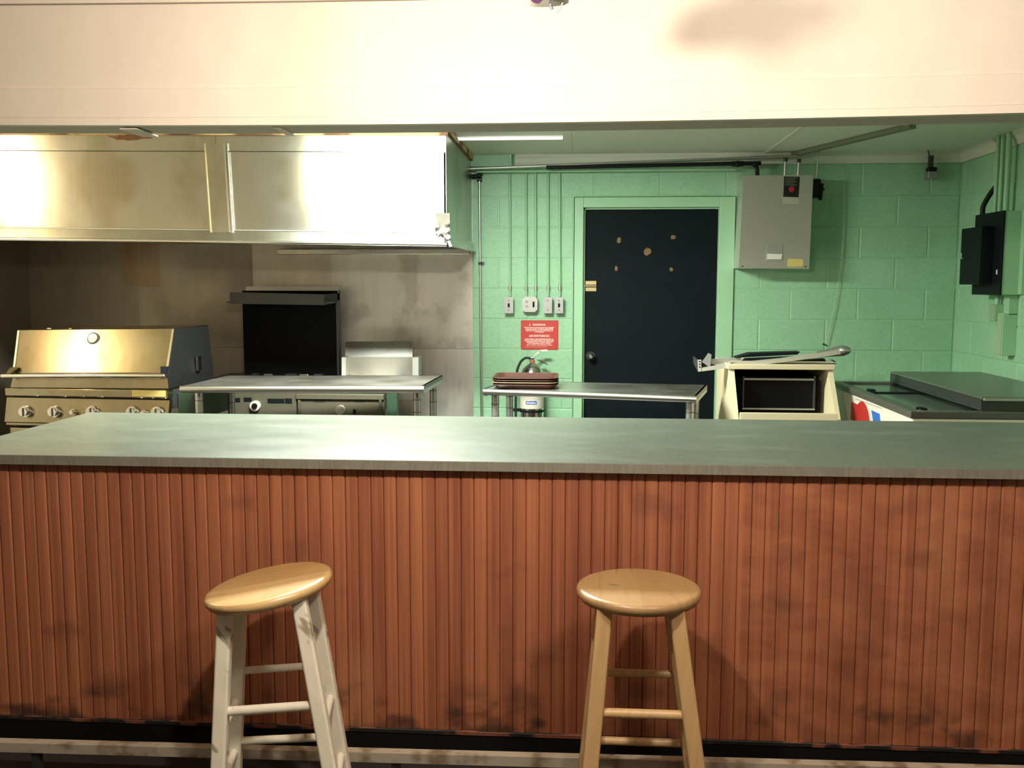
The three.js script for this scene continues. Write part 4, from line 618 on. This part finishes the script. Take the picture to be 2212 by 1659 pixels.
// ================================================================ ELECTRICAL PANEL, right wall
{
  const xf = XR - 0.11, zN = atX(2166, 540, xf).z, zF = atX(2106, 540, xf).z, y1 = atX(2166, 456, xf).y, y0 = atX(2160, 637, xf).y;
  const e = thing('electrical_panel', 'green painted electrical panel with black front on the side wall', 'electrical panel', V(XR, y0, (zN + zF) / 2));
  part('box_body', box(xf + 0.004, XR, y0, y1, zF, zN, 0.004), M.greenSmooth, e, 'green painted steel box');
  part('back_flange', box(XR - 0.02, XR, y0 + 0.002, y1 + 0.004, zF, zN + 0.035, 0.003), M.greenSmooth, e);
  const cv = part('front_cover', box(xf - 0.006, xf + 0.004, y0 - 0.002, y1 + 0.002, zF - 0.002, zN + 0.004, 0.002), M.blackPaint, e, 'black front cover');
  const dr = part('hinged_door', box(xf - 0.075, xf - 0.006, y0 + 0.055, y1 - 0.075, zF - 0.01, zN - 0.10, 0.003), M.blackPaint, e, 'black raised door'); part('latch', [cyl(V(xf - 0.085, (y0 + y1) / 2 - 0.02, zF + 0.03), V(xf - 0.085, (y0 + y1) / 2 + 0.01, zF + 0.03), 0.003), box(xf - 0.088, xf - 0.074, (y0 + y1) / 2 - 0.022, (y0 + y1) / 2 - 0.018, zF + 0.025, zF + 0.035)], M.greenSmooth, dr); part('label', [box(xf - 0.0075, xf - 0.0055, y0 + 0.11, y0 + 0.135, zN - 0.05, zN - 0.035)], M.enamel, cv, 'tiny white tag');
  const pipe = (label, pts, r, m, n = 'panel_conduit') => { const o = thing(n, label, 'conduit', pts[0].clone()); part('pipe_run', pts.length === 2 ? cyl(pts[0], pts[1], r) : tube(pts, r), m, o); return o; };
  const xp = XR - 0.05; for (const [px, l] of [[2150, 'green conduit rising from the panel to the ceiling, far one'], [2160, 'green conduit rising from the panel to the ceiling, middle one'], [2173, 'green conduit rising from the panel to the ceiling, near one']]) { const z = atX(px, 440, xp).z; pipe(l, [V(xp, y1 - 0.002, z), V(xp, CEIL - 0.001, z)], px === 2173 ? 0.015 : 0.012, M.greenSmooth); }
  const zc = zF + 0.06; pipe('black flexible cable curving into the panel top', [V(xf + 0.02, y1 - 0.003, zF + 0.03), V(xf + 0.02, y1 + 0.05, zF + 0.035), V(xf + 0.05, y1 + 0.12, zF + 0.05), V(xf + 0.092, y1 + 0.19, zF + 0.075)], 0.014, M.blackIron, 'flexible_cable'); void zc;
  const zb = zF + 0.14, ob = thing('outlet_box', 'small green outlet box under the electrical panel', 'outlet', V(XR, y0 - 0.15, zb)); part('box_body', box(XR - 0.055, XR, y0 - 0.15, y0 - 0.055, zb - 0.035, zb + 0.035, 0.003), M.greenSmooth, ob); part('nipple', cyl(V(XR - 0.03, y0 - 0.056, zb), V(XR - 0.03, y0 + 0.002, zb), 0.013), M.greenSmooth, ob); part('cover', box(XR - 0.058, XR - 0.054, y0 - 0.148, y0 - 0.057, zb - 0.033, zb + 0.033, 0.001), std([0.30, 0.42, 0.26], 0.5), ob);
  const z1 = zN - 0.06, rw = thing('wall_raceway', 'green raceway dropping below the electrical panel', 'raceway', V(XR, y0 - 0.33, z1)); part('upper_run', box(XR - 0.05, XR, y0 - 0.11, y0 + 0.002, z1 - 0.03, z1 + 0.03, 0.003), M.greenSmooth, rw); part('lower_box', box(XR - 0.075, XR, y0 - 0.33, y0 - 0.10, z1 - 0.035, z1 + 0.03, 0.003), M.greenSmooth, rw); part('outlet_plate', box(XR - 0.079, XR - 0.074, y0 - 0.325, y0 - 0.105, z1 - 0.03, z1 + 0.025, 0.001), std([0.34, 0.46, 0.28], 0.5), rw);
}

// ================================================================ CREAM CABINET WITH OVEN, METALWORK ON TOP
{
  const P = atZ, zt = -5.15, zbm = -4.92, zbk = -5.62, yt = P(1690, 798, zt).y, yb = P(1700, 893, zbm).y;
  const xl = 0.803, xr = 1.345, t = 0.024;
  const c = thing('open_cabinet', 'cream painted open cabinet with sloping sides holding a black oven', 'cabinet', V((xl + xr) / 2, 0, -5.3));
  const yF = 0.0, sl = (zbm - zt) / (yb - yt), zAt = y => Math.min(zbm + 0.02, zt + (y - yt) * sl);
  const side = x => slab([V(x, yb - 0.11, zAt(yb - 0.11)), V(x, yb - 0.11, zbk), V(x, yt, zbk), V(x, yt, zt)], V(t, 0, 0));
  const solid = g => g; part('side_panel', solid(side(xl)), M.cream, c); part('side_panel', solid(side(xr - t)), M.cream, c);
  part('top_board', box(xl - 0.012, xr + 0.008, yt, yt + 0.026, zbk, zt + 0.02, 0.004), M.cream, c);
  part('front_rail', box(xl + t, xr - t, yb - 0.05, yb, zbm - 0.026, zbm - 0.005, 0.003), M.cream, c); part('bottom_board', box(xl + t, xr - t, yb - 0.11, yb - 0.09, zbk, zbm - 0.027, 0.003), M.cream, c);
  part('back_board', box(xl + t, xr - t, yb - 0.088, yt, zbk, zbk + 0.015), M.blackPaint, c);
  part('lower_cabinet', box(xl, xr, yF, yb - 0.111, zbk, zbm, 0.004), M.cream, c);
  const zo = -5.20, ox0 = P(1590, 850, zo).x, ox1 = P(1768, 850, zo).x, oy1 = P(1680, 812, zo).y;
  const o = thing('black_oven', 'black countertop oven with thin steel door frame inside the cream cabinet', 'oven', V((ox0 + ox1) / 2, yb - 0.0895, zo - 0.1)); const y0 = yb - 0.0895;
  part('oven_body', box(Math.max(ox0, xl + t + 0.002), ox1, y0, oy1 - 0.01, zbk + 0.03, zo, 0.004), M.soot, o); const yd0 = P(1680, 880, zo).y, yd1 = P(1680, 821, zo).y, xd0 = P(1603, 850, zo).x, xd1 = P(1760, 850, zo).x;
  const d = part('door_glass', box(xd0 + 0.008, xd1 - 0.01, yd0, yd1, zo, zo + 0.008, 0.002), matt([0.004, 0.004, 0.005], 0.3, 0.3), o);
  part('door_frame', box(xd0, xd1, yd1, yd1 + 0.01, zo, zo + 0.014, 0.002), M.pipeSteel, d); part('door_frame', box(xd0, xd1, yd0 - 0.012, yd0 - 0.002, zo, zo + 0.018, 0.003), M.pipeSteel, d); part('door_frame', box(xd0, xd0 + 0.009, yd0, yd1 + 0.02, zo, zo + 0.014, 0.002), M.darkSteel, d); part('door_frame', box(xd1 - 0.012, xd1, yd0 - 0.012, yd1 + 0.025, zo, zo + 0.014, 0.002), M.darkSteel, d); part('top_grille', box(xd0, xd1, yd1 + 0.012, oy1 - 0.012, zo, zo + 0.004), M.darkSteel, o);
  // metalwork on top
  const yc = yt + 0.026, za = -5.2, B = (px, py, z = za) => atZ(px, py, z);
  const bar = (a, b, hgt, dep) => slab([a, b, b.clone().add(V(0, hgt, 0)), a.clone().add(V(0, hgt, 0))], V(0, 0, -dep));
  const f2 = thing('shelf_bracket', 'low metal channel lying flat on the cream cabinet', 'bracket', V(1.1, yc, za - 0.06)); part('channel', [bar(V(B(1578, 797).x, yc + 0.001, za), V(B(1806, 797).x, yc + 0.001, za), 0.014, 0.004), slab([V(B(1578, 797).x, yc + 0.001, za - 0.13), V(B(1578, 797).x, yc + 0.001, za), V(B(1806, 797).x, yc + 0.001, za), V(B(1806, 797).x, yc + 0.001, za - 0.13)].reverse(), V(0, 0.004, 0))], M.paleMetal, f2);
  const e0 = B(1795, 777), e1 = B(1808, 790); const ep = part('end_tab', slab([V(e1.x - 0.024, yc + 0.014, za), V(e1.x, yc + 0.014, za), V(e0.x + 0.010, e0.y, za), V(e0.x - 0.012, e0.y + 0.005, za)], V(0, 0, -0.004)), M.paleMetal, f2); for (const k of [0.3, 0.75]) part('hole', discZ(V(e0.x + 0.002 + 0.02 * (1 - k), yc + 0.012 + (e0.y - yc - 0.012) * k, za + 0.001), 0.004, 0.002, 10), M.blackPaint, ep);
  const zt1 = za + 0.02, f1 = thing('shelf_bracket', 'long tilted metal channel with hooked ends on the cream cabinet', 'bracket', V(1.0, yc + 0.02, za)); const Lp = B(1510, 803, zt1), Mp = B(1580, 794, zt1), Np = B(1690, 783, zt1), Rp = B(1816, 765, zt1);
  const hh = 0.021; part('channel', [bar(Lp, Mp, hh * 0.9, 0.05), bar(Mp, Np, hh, 0.05), bar(Np, Rp, hh, 0.05)], M.paleMetal, f1);
  const lu = part('end_tab', slab([B(1508, 803, zt1 + 0.002), B(1515, 801, zt1 + 0.002), B(1515, 777, zt1 + 0.002), B(1507, 777, zt1 + 0.002)], V(0, 0, -0.004)), M.paleMetal, f1); for (const py of [781, 787, 793]) part('hole', discZ(B(1511.5, py, zt1 + 0.003), 0.004, 0.002, 10), M.blackPaint, lu);
  part('bent_plate', slab([B(1508, 803, zt1), B(1508, 778, zt1), B(1497, 769, zt1 - 0.06), B(1498, 786, zt1 - 0.06)], V(0.003, 0, -0.003)), M.darkSteel, f1); part('saddle', slab([B(1519, 784, zt1 - 0.03), B(1534, 794, zt1 - 0.03), B(1537, 766, zt1 - 0.03), B(1533, 764, zt1 - 0.03)], V(0, 0, -0.06)), M.steelDull, f1); part('back_channel', bar(B(1536, 787, za - 0.07), B(1600, 784, za - 0.07), 0.03, 0.004), M.steelDull, f1);
  { const cc = B(1822, 757, zt1 - 0.03); part('scoop_end', [ball(cc, 0.034, 1.15, 0.75, 1.1), cyl(B(1765, 766, zt1 - 0.03), cc, 0.016, 0.03, 14)], M.pipeSteel, f1, 'rounded scoop end'); }
  part('fin', slab([B(1776, 744, zt1 - 0.05), B(1782, 747, zt1 - 0.05), B(1793, 750, zt1 - 0.05), B(1780, 741, zt1 - 0.05)], V(0, 0, -0.01)), M.darkSteel, f1);
  const pl = (label, pts, z, dz) => { const a = pts.map(([x, y]) => B(x, y, z)); const o2 = thing('sheet_pan', label, 'pan', a[0].clone(), 'loose black sheet pans'); part('panel_sheet', slab(a, V(0, 0, dz)), M.blackPaint, o2); };
  pl('upper loose black metal pan among the shelf brackets', [[1588, 773], [1722, 766], [1729, 760], [1622, 763]], za - 0.06, -0.10); pl('lower loose black metal pan among the shelf brackets', [[1598, 783], [1718, 776], [1724, 769], [1610, 774]], za - 0.035, -0.02); pl('small dark plate wedged under the tilted channel', [[1650, 787], [1785, 782], [1782, 775], [1700, 781]], za - 0.03, -0.06);
}

// ================================================================ CHEST FREEZER
{
  const top = 0.90, zb = -5.5, zf = -4.2, x0 = 1.435, x1 = 2.26, f = thing('chest_freezer', 'white chest freezer with dark sliding lids and red blue emblem', 'freezer', V((x0 + x1) / 2, 0, (zb + zf) / 2));
  part('body', box(x0 + 0.012, x1, 0.05, top - 0.028, zb + 0.01, zf - 0.012, 0.012), M.enamel, f);
  const rimM = std([0.13, 0.14, 0.11], 0.4, 0.5); part('rim', [box(x0, x0 + 0.05, top - 0.03, top, zb, zf, 0.004), box(x1 - 0.05, x1, top - 0.03, top, zb, zf, 0.004), box(x0 + 0.05, x1 - 0.05, top - 0.03, top, zf - 0.05, zf, 0.004), box(x0 + 0.05, x1 - 0.05, top - 0.03, top, zb, zb + 0.05, 0.004)], rimM, f, 'grey metal rim');
  part('inner_liner', [box(x0 + 0.05, x1 - 0.05, 0.55, 0.56, zb + 0.05, zf - 0.05)], M.blackPaint, f);
  const zc = [[zb + 0.06, zb + 0.50, 'glass_lid'], [zb + 0.54, zf - 0.06, 'glass_lid']]; for (const [a, b, n] of zc) { const l = part(n, box(x0 + 0.06, x1 - 0.06, top - 0.014, top - 0.009, a, b), std([0.05, 0.075, 0.055], 0.12), f, 'dark sliding lid'); part('lid_frame', [box(x0 + 0.05, x1 - 0.05, top - 0.016, top - 0.003, b, b + 0.03, 0.003), box(x0 + 0.05, x0 + 0.062, top - 0.016, top - 0.004, a, b, 0.002)], M.blackPaint, l); part('pull', box(x0 + 0.07, x0 + 0.10, top - 0.009, top + 0.004, b - 0.08, b - 0.02, 0.003), M.blackPaint, l); }
  const hc = atZ(1989, 895, zf); part('hinge_stop', discZ(V(hc.x, hc.y, zf - 0.009), 0.019, 0.006, 18), M.greyBox, f);
  const xs = x0 + 0.0115, Q = (px, py) => atX(px, py, xs); const rc = Q(1862, 905); // emblem on the long side: red ball, blue slanted bar
  { const g = new THREE.CylinderGeometry(0.145, 0.145, 0.002, 40); g.scale(1, 1, 1); g.rotateZ(Math.PI / 2); g.translate(xs, rc.y - 0.055, rc.z); part('emblem', g, M.red, f, 'red round emblem'); }
  part('emblem', slab([Q(1890, 902), Q(1898, 930), Q(1912, 930), Q(1903, 893), Q(1882, 886)].slice(0, 4).map((p, i) => [Q(1887, 912), Q(1902, 912), Q(1900, 894), Q(1883, 886)][i]), V(-0.002, 0, 0)), M.blue, f, 'blue slanted bar');
  part('emblem', slab([Q(1838, 905), Q(1849, 912), Q(1854, 874), Q(1840, 868)], V(-0.002, 0, 0)), M.red, f, 'red bar');
  part('panel_seam', slab([Q(1848, 862), Q(1905, 883), Q(1905, 882), Q(1848, 861)], V(-0.001, 0, 0)), M.greyBox, f);
  for (const x of [x0 + 0.08, x1 - 0.08]) for (const z of [zb + 0.08, zf - 0.08]) part('foot', cyl(V(x, 0, z), V(x, 0.05, z), 0.02), M.blackPaint, f);
  const l0 = atY(1925, 803, 0.965), l1 = atY(2122, 860, 0.965); const ld = thing('freezer_cover', 'dark steel lid lying across the chest freezer', 'lid', V(2.0, top, -4.85)); const lx = 1.745, lt = 0.962; void l0; void l1;
  part('lid_top', box(lx, x1 - 0.02, lt - 0.014, lt, -5.46, -4.235, 0.004), std([0.16, 0.19, 0.14], 0.32, 0.55), ld); part('lid_skirt', [box(lx, lx + 0.012, top + 0.001, lt - 0.014, -5.46, -4.235), box(lx + 0.012, x1 - 0.02, top + 0.001, lt - 0.014, -4.247, -4.235), box(lx + 0.012, x1 - 0.02, top + 0.001, lt - 0.014, -5.46, -5.448)], std([0.05, 0.055, 0.05], 0.45, 0.4), ld); part('lid_handle', box(lx + 0.005, x1 - 0.03, lt - 0.018, lt - 0.004, -4.235, -4.222, 0.004), M.pipeSteel, ld);
}

// ================================================================ HANGING HOUSING ABOVE THE COUNTER
{
  const z = -2.0, A = (px, py) => atZ(px, py, z), o = thing('hanging_fixture', 'white hanging housing with dark lens and wire loop below', 'fixture', A(1185, 12));
  const S = new THREE.Shape(), p0 = A(1185, 0), k = (px, py) => { const a = atZ(px, py, z - 0.056); return [a.x - p0.x, a.y - p0.y]; };
  S.moveTo(...k(1140, 10)); S.quadraticCurveTo(...k(1148, 13), ...k(1165, 13)); S.lineTo(...k(1187, 12.5)); S.lineTo(...k(1218, 9)); S.lineTo(...k(1225, 5)); S.lineTo(...k(1230, -18)); S.lineTo(...k(1155, -27)); S.quadraticCurveTo(...k(1139, -12), ...k(1140, 10));
  const g = new THREE.ExtrudeGeometry(S, { depth: 0.10, bevelEnabled: true, bevelThickness: 0.006, bevelSize: 0.004, bevelSegments: 2, curveSegments: 8 }); g.translate(p0.x, p0.y, z - 0.05); part('housing', uvm(g), M.white, o, 'white plastic housing');
  const B = (px, py) => atZ(px, py, z + 0.062);
  part('lens', cyl(B(1160, -9).add(V(0, 0, -0.012)), B(1160, -9), 0.0135, 0.0145, 24), std([0.03, 0.012, 0.03], 0.15), o, 'dark purple lens');
  part('wire_loop', tube([B(1189, 9), B(1193, 20), B(1200, 25), B(1208, 21), B(1216, 6)], 0.0014, 24, 8), M.greyBox, o); part('wire_grip', cyl(B(1188.5, 11), B(1193.5, 20), 0.0028), M.darkSteel, o);
  part('stem', cyl(A(1188, -18), V(A(1188, -18).x, CD - 0.001, z), 0.014), M.white, o);
}

// ================================================================ LAMPS
for (const [i, L] of LAMPS.entries()) {
  const p = V(...L.at), o = thing('ceiling_lamp', i ? 'added warm globe lamp close under the dining ceiling to brighten the header' : 'warm globe lamp hanging before the white header', 'lamp', V(p.x, CD, p.z), 'warm globe lamps over the eating side');
  part('canopy', cyl(V(p.x, CD - 0.03, p.z), V(p.x, CD - 0.001, p.z), 0.06), M.white, o); part('stem', cyl(V(p.x, p.y + 0.05, p.z), V(p.x, CD - 0.03, p.z), 0.008), M.white, o); part('socket', cyl(V(p.x, p.y + L.r * 0.8, p.z), V(p.x, p.y + L.r + 0.04, p.z), 0.022), M.white, o);
  const b = part('globe', ball(p, L.r), new THREE.MeshStandardMaterial({ color: 0xffffff, emissive: lin(...L.color), emissiveIntensity: i ? 5 : 25, roughness: 0.4 }), o, 'glowing globe'); b.castShadow = false;
  const l = new THREE.PointLight(lin(...L.color), L.cd, 0, 2); l.position.copy(p); l.castShadow = true; l.shadow.radius = L.r / 0.02; scene.add(l);
}
{
  const p = V(...TUBE.at), hl = TUBE.len / 2, hw = TUBE.wid / 2, o = thing('fluorescent_fixture', 'long fluorescent fixture on the kitchen ceiling behind the header', 'light fixture', V(p.x, CEIL, p.z));
  part('pan', box(p.x - hl, p.x + hl, CEIL - 0.035, CEIL - 0.001, p.z - hw, p.z + hw, 0.004), M.white, o); part('lens', box(p.x - hl, p.x + hl, p.y, CEIL - 0.036, p.z - hw + 0.01, p.z + hw - 0.01, 0.012), new THREE.MeshStandardMaterial({ color: 0xffffff, emissive: lin(...TUBE.color), emissiveIntensity: 26, roughness: 0.4 }), o, 'glowing white lens');
  for (const s of [-1, 1]) part('end_cap', box(p.x + s * hl - 0.004, p.x + s * hl + 0.012, p.y - 0.002, CEIL - 0.001, p.z - hw, p.z + hw, 0.003), M.white, o);
  const l = new THREE.RectAreaLight(lin(...TUBE.color), TUBE.nits, TUBE.len, TUBE.wid); l.position.set(p.x, p.y - 0.004, p.z); l.rotation.x = -Math.PI / 2; scene.add(l);
  const s = new THREE.RectAreaLight(lin(...TUBE.color), TUBE.side, TUBE.len, 0.03); s.position.set(p.x, p.y + 0.016, p.z - hw - 0.004); s.rotation.y = 0; scene.add(s);
}
{
  const p = V(...BULB.at), o = thing('ceiling_bulb', 'bare warm bulb on the kitchen ceiling above the grill', 'lamp', V(p.x, CEIL, p.z));
  part('socket', [cyl(V(p.x, CEIL - 0.02, p.z), V(p.x, CEIL - 0.001, p.z), 0.05), cyl(V(p.x, p.y + 0.03, p.z), V(p.x, CEIL - 0.02, p.z), 0.02)], M.white, o); const b = part('globe', ball(p, BULB.r, 1, 1.15, 1), new THREE.MeshStandardMaterial({ color: 0xffffff, emissive: lin(...BULB.color), emissiveIntensity: 22, roughness: 0.4 }), o, 'glowing bulb'); b.castShadow = false;
  const l = new THREE.PointLight(lin(...BULB.color), BULB.cd, 0, 2); l.position.copy(p); l.castShadow = true; l.shadow.radius = BULB.r / 0.02; scene.add(l);
}
{ // slim glowing strip drawing a bright line on the ceiling by the hood
  const a = atY(986, 296, CEIL), b = atY(1217, 293.5, CEIL), z = (a.z + b.z) / 2, o = thing('glowing_strip', 'slim white glowing strip on ceiling beside the hood', 'light fixture', V((a.x + b.x) / 2, CEIL, z));
  part('strip_base', box(a.x, b.x, CEIL - 0.008, CEIL - 0.0005, z - 0.03, z + 0.03, 0.002), M.white, o); part('strip_lens', box(a.x + 0.004, b.x - 0.004, CEIL - 0.016, CEIL - 0.008, z - 0.025, z + 0.025, 0.003), new THREE.MeshStandardMaterial({ color: 0xffffff, emissive: lin(0.96, 1, 0.88), emissiveIntensity: 1.6, roughness: 0.4 }), o, 'glowing strip');
  const l = new THREE.RectAreaLight(lin(0.96, 1, 0.88), 1.6, b.x - a.x, 0.05); l.position.set((a.x + b.x) / 2, CEIL - 0.018, z); l.rotation.x = -Math.PI / 2; scene.add(l);
}

scene.traverse(o => { if (o.isMesh) { o.receiveShadow = true; } });
renderer.render(scene, camera);
